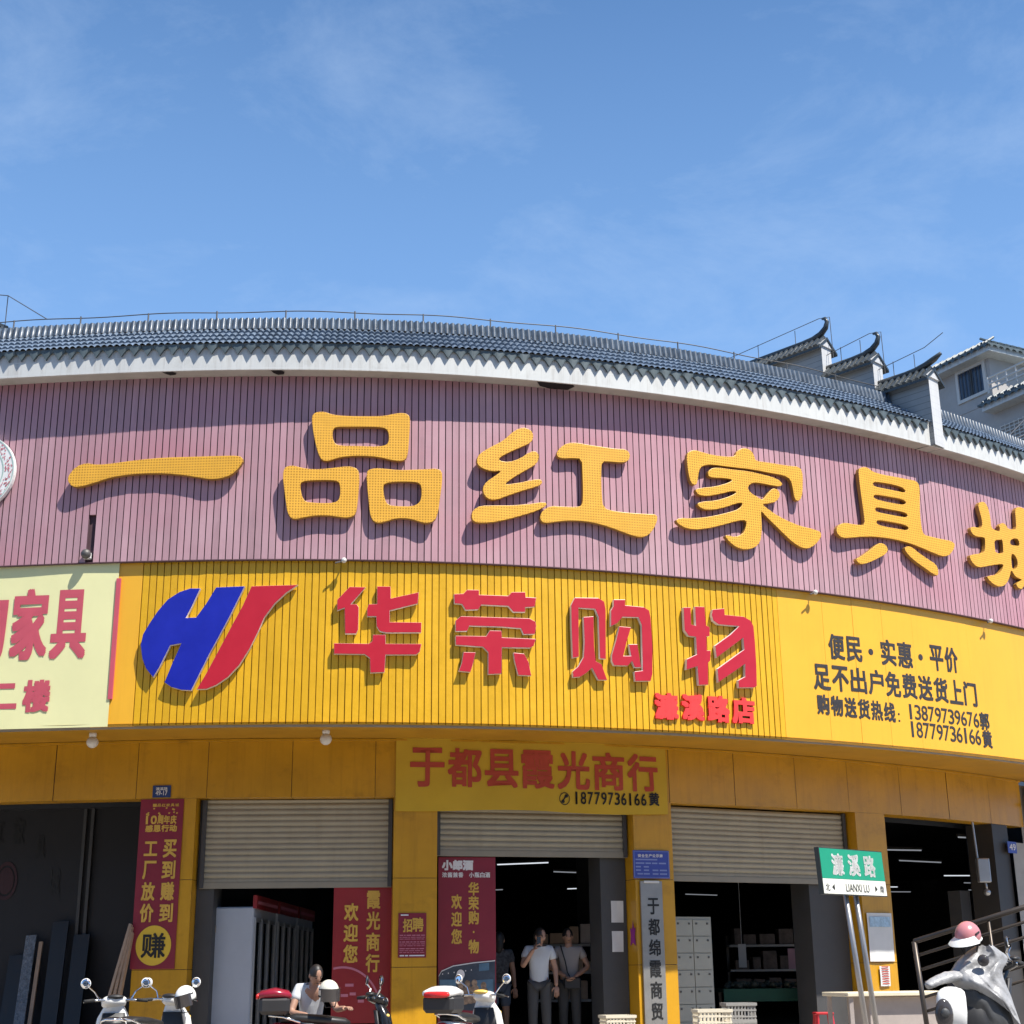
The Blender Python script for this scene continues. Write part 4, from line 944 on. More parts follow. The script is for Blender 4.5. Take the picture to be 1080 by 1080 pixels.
# ------------------------------------------------------------------ banners, plates and posters of the shopfront
def panel(name, label, cat, q, o, m, th=.012, step=.3, wav=0):
    t = thing(name, label, cat, surf((q[0]+q[1])/2, o, q[2]))
    c = MB(); c.sweep([(o-th, q[2]), (o, q[2]), (o, q[3]), (o-th, q[3])], q[0], q[1], step=step, closed=True, caps=True); c.build('panel', K[m], t)
    return t
q = (2.146,6.925,3.716,4.790)
t = thing('yellow_banner', 'yellow cloth banner with seven red characters and a phone number over the middle entrance', 'banner', surf((q[0]+q[1])/2, -1.86, q[2]))
c = MB(); n, m_ = 60, 14
bw = lambda s, z: surf(s, -1.862+.010*math.sin(s*2.3+z*3)+.006*math.sin(s*7-z*5), z+(.018*math.sin(s*1.9) if z > q[3]-.1 or z < q[2]+.08 else 0))
V = [bw(q[0]+(q[1]-q[0])*i/n, q[2]+(q[3]-q[2])*j/m_) for j in range(m_+1) for i in range(n+1)]
c.add(V, [(j*(n+1)+i, j*(n+1)+i+1, (j+1)*(n+1)+i+1, (j+1)*(n+1)+i) for j in range(m_) for i in range(n)]); c.build('cloth', K['banner_cloth'], t, smooth=True)
fn = lambda s, z, d: bw(s, z)+outw(s)*.012
c = MB(); r = (2.375,6.760,4.067,4.626); row_text(c, '于都县霞光商行', fn, r[0]-.02, r[1]+.02, (r[2]+r[3])/2, r[3]-r[2]+.02, .026, 0, .92); c.build('lettering', K['banner_red'], t)
c = MB(); r = (5.187,6.522,3.841,4.027)
row_text(c, '18779736166', fn, r[0], r[1], (r[2]+r[3])/2, r[3]-r[2], .03, 0, .8)
r2 = (6.558,6.755,3.846,4.049); put_text(c, '黄', fn, r2[0], r2[1], r2[2], r2[3], .03)
r3 = (4.934,5.127,3.829,4.006); cx, cz = (r3[0]+r3[1])/2, (r3[2]+r3[3])/2
for k in range(24):
    a0, a1 = 2*math.pi*k/24, 2*math.pi*(k+1)/24
    f = lambda r, a: fn(cx+r*math.cos(a), cz+r*math.sin(a), 0)
    c.quad(f(.082, a0), f(.095, a0), f(.095, a1), f(.082, a1))
for dx, dz in ((-.03, -.04), (.03, .04)): c.ell(fn(cx+dx, cz+dz, 0), .028, .004, .028, 8, 4)
c.add([fn(cx-.05, cz-.03, 0), fn(cx-.03, cz-.05, 0), fn(cx+.03, cz+.03, 0), fn(cx+.02, cz+.05, 0)], [(0, 1, 2, 3)])
c.build('phone_lettering', K['ink'], t)
# tall maroon banner on the left pillar
q = (-1.988,-1.301,1.518,3.901)
q = (q[0], q[1], q[2], q[3])
t = panel('vertical_banner', 'maroon banner with two gold character columns above a yellow disc, left pillar', 'banner', q, -1.885, 'red_banner')
w_ = q[1]-q[0]; h_ = q[3]-q[2]; fn = front(-1.880)
X = lambda u: q[0]+w_*u
Z = lambda v: q[3]-h_*v
c = MB(); column_text(c, '工厂放价', fn, X(.30), w_*.31, Z(.235), Z(.74), .035); c.build('lettering', K['gold_print'], t); c = MB(); column_text(c, '买到赚到', fn, X(.74), w_*.31, Z(.235), Z(.74), .035); c.build('lettering', K['gold_print'], t)
c = MB(); row_text(c, '一品红家具城', fn, X(.28), X(.9), Z(.037), h_*.018, .03); c.build('headline', K['gold_print'], t)
c = MB(); row_text(c, '10周年庆', fn, X(.10), X(.86), Z(.125), h_*.052, .05, 0, .95); c.build('headline', K['gold_print'], t); c = MB(); row_text(c, '感恩行动', fn, X(.14), X(.88), Z(.177), h_*.042, .05, 0, .95); c.build('headline', K['gold_print'], t)
c = MB()
for k in range(12):
    u = random.uniform(.1, .9); v = random.uniform(.055, .1); c.quad(fn(X(u), Z(v), 0), fn(X(u+.03), Z(v+.003), 0), fn(X(u+.05), Z(v-.006), 0), fn(X(u+.01), Z(v-.008), 0))
c.build('sparkles', K['gold_print'], t)
c = MB(); NN = 40; cx, cz, Rr = X(.5), Z(.865), w_*.40
c.add([surf(cx+Rr*math.cos(2*math.pi*k/NN), -1.878, cz+Rr*math.sin(2*math.pi*k/NN)) for k in range(NN)], [tuple(range(NN))[::-1]]); dsk = c.build('yellow_disc', K['yellow_print'], t)
c = MB(); put_text(c, '赚', front(-1.875), cx-Rr*.68, cx+Rr*.68, cz-Rr*.62, cz+Rr*.62, .02); c.build('disc_character', K['ink'], dsk)
q = (-1.810,-1.522,3.926,4.099)
t = panel('house_number_plate', 'small dark blue house number plate above the tall maroon banner', 'plate', q, -1.88, 'plate_blue')
c = MB(); put_text(c, '49-17', front(-1.876), q[0]+.05, q[1]-.05, q[2]+.03, q[2]+.10, .03); c.build('lettering', K['white_print'], t); c = MB(); put_text(c, '濂溪路', front(-1.876), q[0]+.05, q[1]-.05, q[3]-.07, q[3]-.025, .02); c.build('lettering', K['white_print'], t)
# recruitment poster
q = (2.223,2.678,1.637,2.253)
t = panel('recruitment_poster', 'dark maroon job poster with a brush headline on the ochre pillar left of the entrance', 'poster', q, -1.885, 'red_banner'); w_ = q[1]-q[0]; h_ = q[3]-q[2]; fn = front(-1.88)
c = MB(); put_text(c, '招', fn, X(.16), X(.5), Z(.43), Z(.13), .03); put_text(c, '聘', fn, X(.5), X(.9), Z(.42), Z(.10), .03); c.build('headline', K['gold_print'], t)
c = MB()
for v in (.50, .545, .585, .65, .695, .735, .80, .845, .885):
    x = .05
    while x < .9:
        l = random.uniform(.05, .22); hh = .011 if round(v*1000) in (500, 650, 800) else .007
        c.quad(fn(X(x), Z(v+hh), 0), fn(X(min(x+l, .95)), Z(v+hh), 0), fn(X(min(x+l, .95)), Z(v-hh), 0), fn(X(x), Z(v-hh), 0)); x += l+.03
c.build('small_print', K['pink_print'], t)
c = MB()
for x0, x1, v in ((.08, .36, .045), (.06, .22, .955), (.25, .36, .955), (.4, .94, .955)): c.quad(fn(X(x0), Z(v+.014), 0), fn(X(x1), Z(v+.014), 0), fn(X(x1), Z(v-.014), 0), fn(X(x0), Z(v-.014), 0))
c.build('foot_line', K['white_print'], t)
# crimson banner in the left opening
q = (1.151,2.131,0.677,2.671); q = (q[0], q[1], .75, q[3])
t = panel('crimson_banner', 'crimson banner with gold welcome characters hanging under the left shutter', 'banner', q, -2.18, 'red_banner2'); w_ = q[1]-q[0]; h_ = q[3]-q[2]; fn = front(-2.175)
r = (1.687,1.958,1.422,2.603); c = MB(); column_text(c, '霞光商行', fn, (r[0]+r[1])/2, .23, r[3], r[2], .03); c.build('lettering', K['gold_print'], t)
c = MB(); r = (1.307,1.593,1.556,2.429); column_text(c, '欢迎您', fn, (r[0]+r[1])/2, .24, r[3], r[2], .03); c.build('lettering', K['gold_print'], t)
c = MB(); cx = X(.18); cz = q[2]+.12
for k in range(26):
    a0, a1 = math.pi*.10+math.pi*.62*k/26, math.pi*.10+math.pi*.62*(k+1)/26
    f = lambda r, a: fn(cx+r*math.cos(a)*1.0, cz+r*math.sin(a), 0)
    if f(.66, a0).x > fn(q[0], 0, 0).x and f(.66, a1).x > fn(q[0], 0, 0).x: c.quad(f(.63, a0), f(.66, a0), f(.66, a1), f(.63, a1))
c.build('printed_arc', K['pink_print'], t); c = MB()
for x, zz, a in ((.3, .52, .07), (.36, .40, .05), (.22, .38, .06), (.5, .3, .05)): 
    c.quad(fn(q[0]+w_*x-a, q[2]+zz-.02, 0), fn(q[0]+w_*x+a, q[2]+zz-.02, 0), fn(q[0]+w_*x+a, q[2]+zz+.02, 0), fn(q[0]+w_*x-a, q[2]+zz+.02, 0))
c.build('printed_marks', K['pink_print'], t)
# maroon banner in the entrance with a printed photo
q = (2.920,3.909,0.652,3.069); q = (q[0]+.0, q[1], .5, q[3])
t = panel('welcome_banner', 'maroon welcome banner with white heading and a printed photo in the entrance', 'banner', q, -2.21, 'red_banner'); w_ = q[1]-q[0]; h_ = q[3]-q[2]; fn = front(-2.205)
c = MB(); r = (2.979,3.520,2.875,3.026); put_text(c, '小郎酒', fn, *r, .06); c.build('heading', K['white_print'], t); c = MB(); r = (2.979,3.817,2.772,2.848); row_text(c, '浓酱兼香 小瓶白酒', fn, r[0], r[1], (r[2]+r[3])/2, r[3]-r[2], .03, 0, .9); c.build('heading', K['white_print'], t)
c = MB(); r = (3.420,3.632,1.685,2.711); column_text(c, '华荣购·物', fn, (r[0]+r[1])/2, .18, r[3], r[2], .03, 0, .95); c.build('lettering', K['gold_print'], t); c = MB(); r = (3.128,3.339,1.807,2.547); column_text(c, '欢迎您', fn, (r[0]+r[1])/2, .18, r[3], r[2], .03, 0, .85); c.build('lettering', K['gold_print'], t)
c = MB(); r = (2.932,3.904,0.897,1.594)
oz = lambda x, y: surf(r[0]+(r[1]-r[0])*x, -2.202, r[2]+(r[3]-r[2])*y)
outl = [(0.0, .3), (0.03, .15), (.25, .03), (.6, 0.0), (.85, .05), (.96, .2), (.985, .5), (.985, 1.0), (.6, .96), (.25, .90), (.05, .80), (0.0, .7)]
c.add([oz(*p) for p in outl], [tuple(range(len(outl)))]); ph = c.build('printed_photo', K['photo_dark'], t)
oz2 = lambda x, y: surf(r[0]+(r[1]-r[0])*x, -2.199, r[2]+(r[3]-r[2])*y)
c = MB(); c.add([oz2(*p) for p in ((.02, .3), (.3, .3), (.3, .62), (.02, .62))], [(0, 1, 2, 3)]); c.add([oz2(*p) for p in ((.62, .4), (.95, .35), (.95, .62), (.62, .6))], [(0, 1, 2, 3)]); c.add([oz2(*p) for p in ((.7, .78), (.88, .8), (.88, .95), (.7, .93))], [(0, 1, 2, 3)]); c.build('photo_backdrop', K['photo_sky'], ph)
c = MB(); oz3 = lambda x, y: surf(r[0]+(r[1]-r[0])*x, -2.196, r[2]+(r[3]-r[2])*y)
for x, y in ((.38, .52), (.5, .54), (.62, .55), (.78, .5)):
    for (dx, dy, ax_, ay_) in ((0, 0, .05, .07), (0.01, -.2, .085, .17), (.05, -.34, .11, .06)):
        k = 14; c.add([oz3(x+dx+ax_*math.cos(2*math.pi*j/k), y+dy+ay_*math.sin(2*math.pi*j/k)) for j in range(k)], [tuple(range(k))[::-1]])
c.build('photo_figures', K['photo_skin'], ph)
c = MB(); k = 18; c.add([oz3(.38+.07*math.cos(2*math.pi*j/k), .72+.10*math.sin(2*math.pi*j/k)) for j in range(k)], [tuple(range(k))[::-1]]); 
for (a, b_) in zip(outl[7:], outl[8:]):
    c.add([oz3(a[0], a[1]-.02), oz3(b_[0], b_[1]-.02), oz3(b_[0], b_[1]), oz3(a[0], a[1])], [(0, 1, 2, 3)])
for j in range(6): c.add([oz3(.06+.1*j, .72+.015*j), oz3(.075+.1*j, .72+.015*j), oz3(.075+.1*j, .745+.015*j), oz3(.06+.1*j, .745+.015*j)], [(0, 1, 2, 3)])
c.build('photo_moon', K['white_print'], ph)
# blue notice and steel plaque on the right entrance pillar
q = (6.244,6.917,2.760,3.175)
t = panel('blue_notice', 'blue notice board with rows of small print above the steel plaque', 'notice', q, -1.875, 'notice_blue'); w_ = q[1]-q[0]; h_ = q[3]-q[2]; fn = front(-1.87)
c = MB(); row_text(c, '安全生产公示牌', fn, X(.12), X(.82), Z(.19), h_*.12, .03)
c.build('heading', K['white_print'], t)
c = MB()
for v, segs in ((.33, ((.06, .5), (.5, .66))), (.46, ((.06, .3), (.33, .48), (.51, .66), (.7, .9))), (.59, ((.06, .2), (.28, .42))), (.71, ((.06, .2), (.28, .42), (.52, .68), (.72, .92))), (.84, ((.1, .25), (.27, .44), (.52, .68), (.72, .92)))):
    for a, b_ in segs: c.quad(fn(X(a), Z(v+.025), 0), fn(X(b_), Z(v+.025), 0), fn(X(b_), Z(v-.025), 0), fn(X(a), Z(v-.025), 0))
for (x0, x1, v0, v1) in ((.015, .985, .03, .045), (.015, .985, .955, .97), (.015, .03, .03, .97), (.97, .985, .03, .97)): c.quad(fn(X(x0), Z(v1), 0), fn(X(x1), Z(v1), 0), fn(X(x1), Z(v0), 0), fn(X(x0), Z(v0), 0))
c.build('small_print', K['notice_line'], t)
q = (6.351,6.750,0.607,2.717); q = (q[0], q[1], .55, q[3])
t = panel('steel_plaque', 'tall weathered steel plaque with black vertical characters on the right entrance pillar', 'plaque', q, -1.855, 'plaque', .035)
fn = front(-1.85); r = (6.454,6.732,0.804,2.501); zt = r[3]; st = 0.3049999999999997*.985; c = MB(); cxs = (q[0]+q[1])/2
column_text(c, '于都绵霞商贸行', fn, cxs+.02, .21, zt, zt-7*st, .022, 0, .8); c.build('lettering', K['ink'], t)
c = MB(); c.box(surf(cxs, -1.845, q[3]-.01), .26, .02, .035, tang(cxs), outw(cxs), bev=.005); c.build('tape', K['paper'], t)
for (y, nm) in ((968, 1), (1066, 2)):
    pass
# papers and stickers
def sheet(name, label, q, o, m, cat='paper'):
    c = MB(); n = 4
    f = lambda u, v: surf(q[0]+(q[1]-q[0])*u, o+.006*math.sin(u*5+v*3), q[2]+(q[3]-q[2])*v)
    for i in range(n):
        for j in range(n): c.quad(f(i/n, j/n), f((i+1)/n, j/n), f((i+1)/n, (j+1)/n), f(i/n, (j+1)/n))
    return tag(c.build(name, K[m], smooth=True), label, cat)
sheet('paper_notice', 'upper white paper notice on the dark jamb inside the entrance', (5.979,6.209,2.125,2.444), -2.222, 'paper')
sheet('paper_notice', 'lower white paper notice on the dark jamb inside the entrance', (5.980,6.191,1.698,2.000), -2.222, 'paper')
# purple sticker on the side face of the right entrance pillar
p0, p1 = surf(6.278, -1.94, 0), surf(6.278, -2.14, 0); side = (p1-p0).normalized()*.8; nn = -tang(6.28)
c = MB()
st = [(0, 0), (.12, .05), (.23, 0), (.2, .15), (.23, .26), (.14, .24), (.1, .36), (.05, .25), (-.01, .26), (.03, .14)]
V = [p0+side*a+nn*.006+Vector((0, 0, 1.78+h)) for a, h in st]; c.add(V, [tuple(range(len(V)))]); tag(c.build('purple_sticker', K['purple']), 'torn purple sticker on the side of the right entrance pillar', 'sticker')
q = (11.071,11.695,1.526,2.287)
pp = sheet('paper_poster', 'tall white poster with a blue printed head on the far right pillar', q, -1.872, 'paper', 'poster')
c = MB(); c.sweep([(-1.862, q[3]-.22), (-1.862, q[3]-.06)], q[0]+.05, q[1]-.05); c.build('blue_print', K['paper_blue'], pp)
q = (11.284,11.535,1.143,1.452); pp = sheet('paper_slip', 'small cream slip with red print below the white poster on the far right pillar', q, -1.872, 'paper')
c = MB()
for v in np.arange(.1, .95, .12): c.quad(*[surf(q[0]+(q[1]-q[0])*a, -1.862, q[2]+(q[3]-q[2])*b_) for a, b_ in ((.15, v), (.85, v), (.85, v+.05), (.15, v+.05))])
c.build('red_print', K['banner_red'], pp)
q = (15.505,15.843,3.401,3.607); t = panel('house_number_plate', 'small blue number plate on the grey wall at the far right', 'plate', q, -1.84, 'notice_blue')
c = MB(); put_text(c, '49', front(-1.835), q[0]+.05, q[1]-.05, q[2]+.05, q[3]-.04, .02); c.build('lettering', K['white_print'], t)

# ------------------------------------------------------------------ neighbour at the right edge
nb = thing('neighbour_shop', 'grey tiled neighbouring shop wall with a ribbed shutter at the far right', 'building', surf(17.5, -2, 0))
c = MB(); c.sweep([(-1.86, .15), (-1.86, 3.6)], 15.72, 16.35); c.sweep([(-1.95, .15), (-1.95, 4.7)], 16.37, 24); c.build('wall', K['concrete'], nb)
shutter(16.5, 22, 4.7, 2.2, o=-1.85, m='grey_slats', par=nb)
c = MB(); c.sweep([(-1.80, 4.30), (-1.76, 4.30), (-1.76, 4.36), (-1.80, 4.36)], 16.4, 22, closed=True, caps=True); c.build('trim', K['dark_metal'], nb)

# ------------------------------------------------------------------ house behind, upper right
Cx = Vector((16.6, 46.0, 0)); d1 = Vector((-math.sin(rad(29)), math.cos(rad(29)), 0)); d2 = Vector((math.sin(rad(63)), math.cos(rad(63)), 0))
ap = thing('apartment_house', 'pale grey house with blue tile eaves and a framed window beyond the curved roof', 'building', Cx+d1*3+d2*3)
def prism(mb, base, z0, z1):
    n = len(base); V = [Vector((p.x, p.y, z0)) for p in base]+[Vector((p.x, p.y, z1)) for p in base]
    mb.add(V, [tuple(range(n))[::-1], tuple(range(n, 2*n))]+[(i, (i+1) % n, (i+1) % n+n, i+n) for i in range(n)])
ov = .6
Wc = Cx+(d1+d2)*ov
c = MB(); prism(c, [Wc, Wc+d2*12, Wc+d2*12+d1*9, Wc+d1*9], 20.2, 21.95)
prism(c, [Wc-d1*7+d2*.02, Wc-d1*7+d2*12, Wc+d2*12+d1*9, Wc+d1*9+d2*.02], 0, 20.25)
wl = c.build('wall', K['pale_wall'], ap)
def eave(zt, P, la, lb, nm):
    # P: outer corner; runs back along d1 by la and along d2 by lb
    c = MB(); A, Bc, Cc, D = P, P+d2*lb, P+d2*lb+d1*la, P+d1*la
    prism(c, [A+(d1+d2)*.10, Bc+(d1-d2)*.1, Cc-(d1+d2)*.1, D+(d2-d1)*.1], zt-.56, zt-.36); fb = c.build('eave_board', K['fascia'], ap)
    c = MB(); i_ = .45
    V = []
    for (aa, zz) in ((0, zt-.36), (0, zt-.30), (i_, zt), (i_+.3, zt+.02)):
        V += [p+Vector((0, 0, zz)) for p in (A+(d1+d2)*aa, Bc+(d1-d2)*aa, Cc-(d1+d2)*aa, D+(d2-d1)*aa)]
    c.add(V, [(k*4+j, k*4+(j+1) % 4, (k+1)*4+(j+1) % 4, (k+1)*4+j) for k in range(3) for j in range(4)]+[(3, 2, 1, 0), (12, 13, 14, 15)])
    # barrel ribs and drips on the two visible slopes
    for (p, d, inn, ln) in ((A, d2, d1, lb), (A, d1, d2, la)):
        k = int(ln/.3)
        for i in range(k):
            q = p+d*(.3*i+.15)
            c.tube([q+Vector((0, 0, zt-.29)), q+inn*i_+Vector((0, 0, zt+.02))], .05, 6)
            c.add([q-d*.13-inn*.015+Vector((0, 0, zt-.34)), q+d*.13-inn*.015+Vector((0, 0, zt-.34)), q-inn*.015+Vector((0, 0, zt-.47))], [(0, 1, 2)])
    c.build('roof_tiles', K['roof_drip'], ap, auto=40)
    return fb
eave(22.40, Cx, 9.5, 13, 'upper')
P2 = Wc-d1*8-d2*ov
eave(20.30, P2, 8.2, 13, 'lower')
wn = MB()
u0, u1, z0, z1 = .30, 1.45, 20.72, 21.72
pw = lambda u, z, o: Wc+d1*u-d2*o+Vector((0, 0, z))
for (a, b_, e, f_) in ((u0-.12, u1+.12, z0-.12, z0), (u0-.12, u1+.12, z1, z1+.12), (u0-.12, u0, z0, z1), (u1, u1+.12, z0, z1)):
    V = [pw(a, e, .06), pw(b_, e, .06), pw(b_, f_, .06), pw(a, f_, .06), pw(a, e, -.02), pw(b_, e, -.02), pw(b_, f_, -.02), pw(a, f_, -.02)]
    wn.add(V, [(3, 2, 1, 0), (0, 1, 5, 4), (1, 2, 6, 5), (2, 3, 7, 6), (3, 0, 4, 7)])
wf_ = wn.build('window', K['pale_frame'], wl)
c = MB(); c.quad(pw(u1, z0, .012), pw(u0, z0, .012), pw(u0, z1, .012), pw(u1, z1, .012))
c.build('pane', K['window'], wf_)
c = MB()
for u in np.linspace(u0, u1, 8)[1:-1]: c.bar(pw(u, z0, .04), pw(u, z1, .04), .018, .018)
c.bar(pw((u0+u1)/2, z0, .03), pw((u0+u1)/2, z1, .03), .05, .04); c.build('window_bars', K['dark_metal'], wf_)
c = MB()
for k in range(7): c.bar(Wc-d1*(.15+.0)-d2*(.35-.0)+d2*(.0)-d1*(.42*k)+Vector((0, 0, 20.35)), Wc-d1*(.15+.42*k)-d2*.35+Vector((0, 0, 20.95)), .12 if k == 0 else .04, .04)
for zz in (20.5, 20.7, 20.93): c.bar(Wc-d1*.15-d2*.35+Vector((0, 0, zz)), Wc-d1*3.2-d2*.35+Vector((0, 0, zz)), .05, .05)
c.build('balustrade', K['pale_frame'], ap)
c = MB()
for z0_ in (17.2,):
    for k in range(3):
        u = -4.6+1.9*k
        for zz in np.arange(17.6, 19.2, .12): c.bar(pw(u-.6, zz, .03), pw(u+.6, zz, .03), .03, .03)
        for uu in np.arange(-.6, .61, .2): c.bar(pw(u+uu, 17.6, .05), pw(u+uu, 19.2, .05), .025, .025)
c.build('window_grille', K['pale_frame'], wl)
c = MB(); c.tube([Vector((9.3, 27, 10.4)), Vector((13, 36, 14.6)), Vector((24, 44, 21.2))], .012, 5); c.tube([Vector((9.3, 27, 10.9)), Vector((14, 36, 15.6)), Vector((25, 44, 22.4))], .012, 5)
tag(c.build('power_cable', K['dark_metal']), 'thin dark cables crossing in front of the pale grey house', 'cable')

# ------------------------------------------------------------------ inside the hall
GL = 'fluorescent lamps of the hall'
c = MB(); c.cm = 0; c.tube([(-.6, 0, 0), (.6, 0, 0)], .013, 8); c.cm = 1; c.box((0, 0, .04), 1.24, .06, .05); 
l0 = c.build('fluorescent_lamp', [K['tube'], K['dark_metal']]); tag(l0, 'lit white fluorescent tube hanging in rows from the dark hall ceiling', 'lamp', GL)
l1 = l0.copy(); COL.objects.link(l1); l1.data = l0.data.copy(); l1.data.materials[0] = K['tube_dim']; tag(l1, 'dim grey fluorescent tube hanging in rows from the dark hall ceiling', 'lamp', GL)
used = set()
for j, y in enumerate((25.5, 28, 30.5, 33.5, 36.5, 40, 44, 48)):
    for i in range(7):
        x = -1.2+3.0*i+(1.3 if j % 2 else 0)+random.uniform(-.4, .4)
        if y < 21.6+.045*max(x, 0)**2+2.2 or random.random() < .18: continue
        src = l1 if random.random() < .45 else l0
        o = src.copy() if src.name in used else src
        if o is not src: COL.objects.link(o)
        used.add(src.name)
        o.location = (x, y, 3.72+random.uniform(-.05, .05)); o.rotation_euler = (0, random.uniform(-.02, .02), random.choice((.10, .25, -.28, .0, .45)))
# upright display fridges seen along their glass fronts
def fridge(loc):
    t = thing('display_fridge', 'white upright display fridge, nearest of the row behind the left shutter', 'fridge', loc, 'display fridges in a row', False)
    Wd, Ln, H = .74, 2.0, 1.98
    c = MB(); c.box((0, Ln/2, H/2+.05), Wd-.06, Ln-.02, H, bev=.02); c.build('cabinet', K['fridge'], t)
    c = MB(); c.box((Wd/2-.02, Ln/2, H+.12), .06, Ln-.03, .19); c.build('red_header', K['red_banner2'], t)
    c = MB()
    c.quad((Wd/2+.012, .1, H+.09), (Wd/2+.012, 1.9, H+.09), (Wd/2+.012, 1.9, H+.14), (Wd/2+.012, .1, H+.14))
    c.build('header_print', K['pink_print'], t)
    for k in range(3):
        y0 = .05+.64*k
        d = MB(); d.quad((Wd/2-.028, y0+.05, .3), (Wd/2-.028, y0+.58, .3), (Wd/2-.028, y0+.58, 1.82), (Wd/2-.028, y0+.05, 1.82)); g_ = d.build('door', K['glass'], t)
        f = MB()
        for (a, b_, e, h) in ((0, .05, .25, 1.88), (.58, .63, .25, 1.88)): f.box((Wd/2-.016, y0+(a+b_)/2, (e+h)/2), .028, (b_-a)*.9, h-e)
        for zz in (.27, 1.85): f.box((Wd/2-.022, y0+.315, zz), .014, .53, .05)
        f.build('door_frame', K['alu'], g_)
    c = MB(); c.box((-.25, -.012, 1.72), .10, .006, .10); c.build('label_plate', K['carton'], t)
    return t
fq = (-4.195,21.700,0.701)
fr = fridge((fq[0], 21.95, .35))
for k in (1, 2): copy_tree(fr, (fq[0]+.02*k, 21.95+2.05*k, .35), 0, ['', 'second display fridge of the row behind the left shutter, seen edge on', 'deepest display fridge of the row behind the left shutter'][k])
# locker by the right opening
lq0, lq1 = (2.498,23.900,1.758), (3.137,24.300,1.757)
lk = thing('storage_locker', 'ivory locker with rows of small doors inside the right opening', 'locker', (lq0[0], 23.9, .35))
ax = Vector((lq1[0]-lq0[0]+.02, .35, 0)); wl_ = ax.length; ax.normalize(); ay = Vector((-ax.y, ax.x, 0))
base = Vector((lq0[0], 23.9, .35)); H = 2.24-.35
c = MB(); c.box(base+ax*wl_/2+ay*.25+Vector((0, 0, H/2)), wl_, .46, H, ax, ay); c.build('body', K['locker'], lk)
for r_ in range(7):
    for cc in range(2):
        d = MB(); hh = (H-.08)/7; ww = (wl_-.04)/2
        ctr = base+ax*(.02+ww*(cc+.5))+Vector((0, 0, .04+hh*(r_+.5)))
        d.box(ctr+ay*.012, ww-.014, .03, hh-.014, ax, ay); dd = d.build('locker_door', K['locker'], lk)
        k = MB()
        for uu in (-.3, .3): k.box(ctr+ax*(uu*ww)+Vector((0, 0, .25*hh))-ay*.006, .03, .014, .03, ax, ay)
        k.build('latch', K['dark_metal'], dd)
# produce stall
vq0, vq1 = (3.737,25.300,1.115), (5.337,25.700,1.124)
vs_ = thing('produce_stall', 'low produce stall with a dark green front inside the right opening', 'stall', (vq0[0], 25.5, .35))
c = MB(); xm = (vq0[0]+vq1[0])/2; wd = vq1[0]-vq0[0]+.6
c.box((xm, 25.9, vq0[2]-.03), wd, 1.2, .05); c.build('tabletop', K['green_cloth'], vs_)
c = MB(); c.box((xm, 25.285, vq0[2]-.10), wd, .02, .2); c.build('front_skirt', K['green_cloth'], vs_)
for sx in (-1, 1):
    for yy in (25.4, 26.4):
        c = MB(); c.box((xm+sx*(wd/2-.08), yy, (.35+vq0[2]-.055)/2), .05, .05, vq0[2]-.055-.35); c.build('leg', K['dark_metal'], vs_)
c = MB()
for k in range(150): 
    r_ = random.uniform(.018, .05); c.ell((xm+random.uniform(-.46, .46)*wd, random.uniform(25.4, 26.4), vq0[2]+r_*.6+random.uniform(0, .05)), r_*1.3, r_, r_, 8, 5)
tag(c.build('vegetables', K['veg'], smooth=True), 'heaped vegetables and produce on the green stall', 'vegetables', kind='stuff')
# goods shelf deep in the entrance
GCt = 'cartons on the goods shelves'
for sx0, sy0, lab, where in ((1.247, 26.0, 'dark shelf of goods behind the two standing people in the entrance', 'dim carton standing on the goods shelf in the entrance'), (5.016, 29.0, 'dark shelf of goods behind the produce stall', 'dim carton on the shelf behind the produce stall')):
    sh = thing('goods_shelf', lab, 'shelf', (sx0, sy0, .35), 'goods shelves in the hall')
    for zz in (.4, .95, 1.4, 1.85):
        c = MB(); c.box((sx0, sy0, zz), 1.9, .5, .04); c.build('shelf_board', K['crate_grey'], sh)
    for sx in (-.93, .93):
        c = MB(); c.box((sx0+sx, sy0+.2, 1.2), .05, .05, 1.7); c.build('upright', K['dark_metal'], sh)
    for lv, zz in enumerate((1.87, 1.42, .97)):
        x = sx0-.85
        while x < sx0+.7:
            w_ = random.uniform(.14, .34); h_ = random.uniform(.16, .34); c = MB(); c.box((x+w_/2, sy0-.02, zz+h_/2), w_, .36, h_, bev=.01)
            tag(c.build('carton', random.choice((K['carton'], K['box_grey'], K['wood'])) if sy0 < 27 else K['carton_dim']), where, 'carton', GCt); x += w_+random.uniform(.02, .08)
pk = (1.359,24.000,1.699)
c = MB(); c.box((pk[0], 24, pk[2]), .28, .3, .22, bev=.02); bx = thing('pink_box', 'pink box hanging open beside the entrance jamb', 'box', (pk[0], 24, pk[2]-.11)); c.build('body', K['pink'], bx)
c = MB(); c.box((pk[0], 23.83, pk[2]+.105), .26, .06, .02); c.build('lid', K['white'], bx)
c = MB(); c.tube([(pk[0]-.1, 24, pk[2]+.1), (pk[0]-.1, 24, 4.3)], .006, 5); c.tube([(pk[0]+.1, 24, pk[2]+.1), (pk[0]+.1, 24, 4.3)], .006, 5); c.build('cord', K['dark_metal'], bx)
# price cards in the right opening
for p, lab, hw, hh in (((4.925,26.500,1.594), 'pink price card hanging over the produce stall', .16, .17), ((4.038,27.000,1.656), 'narrow white card hanging over the produce stall', .07, .2)):
    c = MB(); c.box((p[0], p[1], p[2]), hw*2, .008, hh*2); c.tube([(p[0], p[1], p[2]+hh-.02), (p[0], p[1], 4.3)], .004, 4)
    tag(c.build('price_card', K['pink'] if 'pink' in lab else K['paper']), lab, 'card')
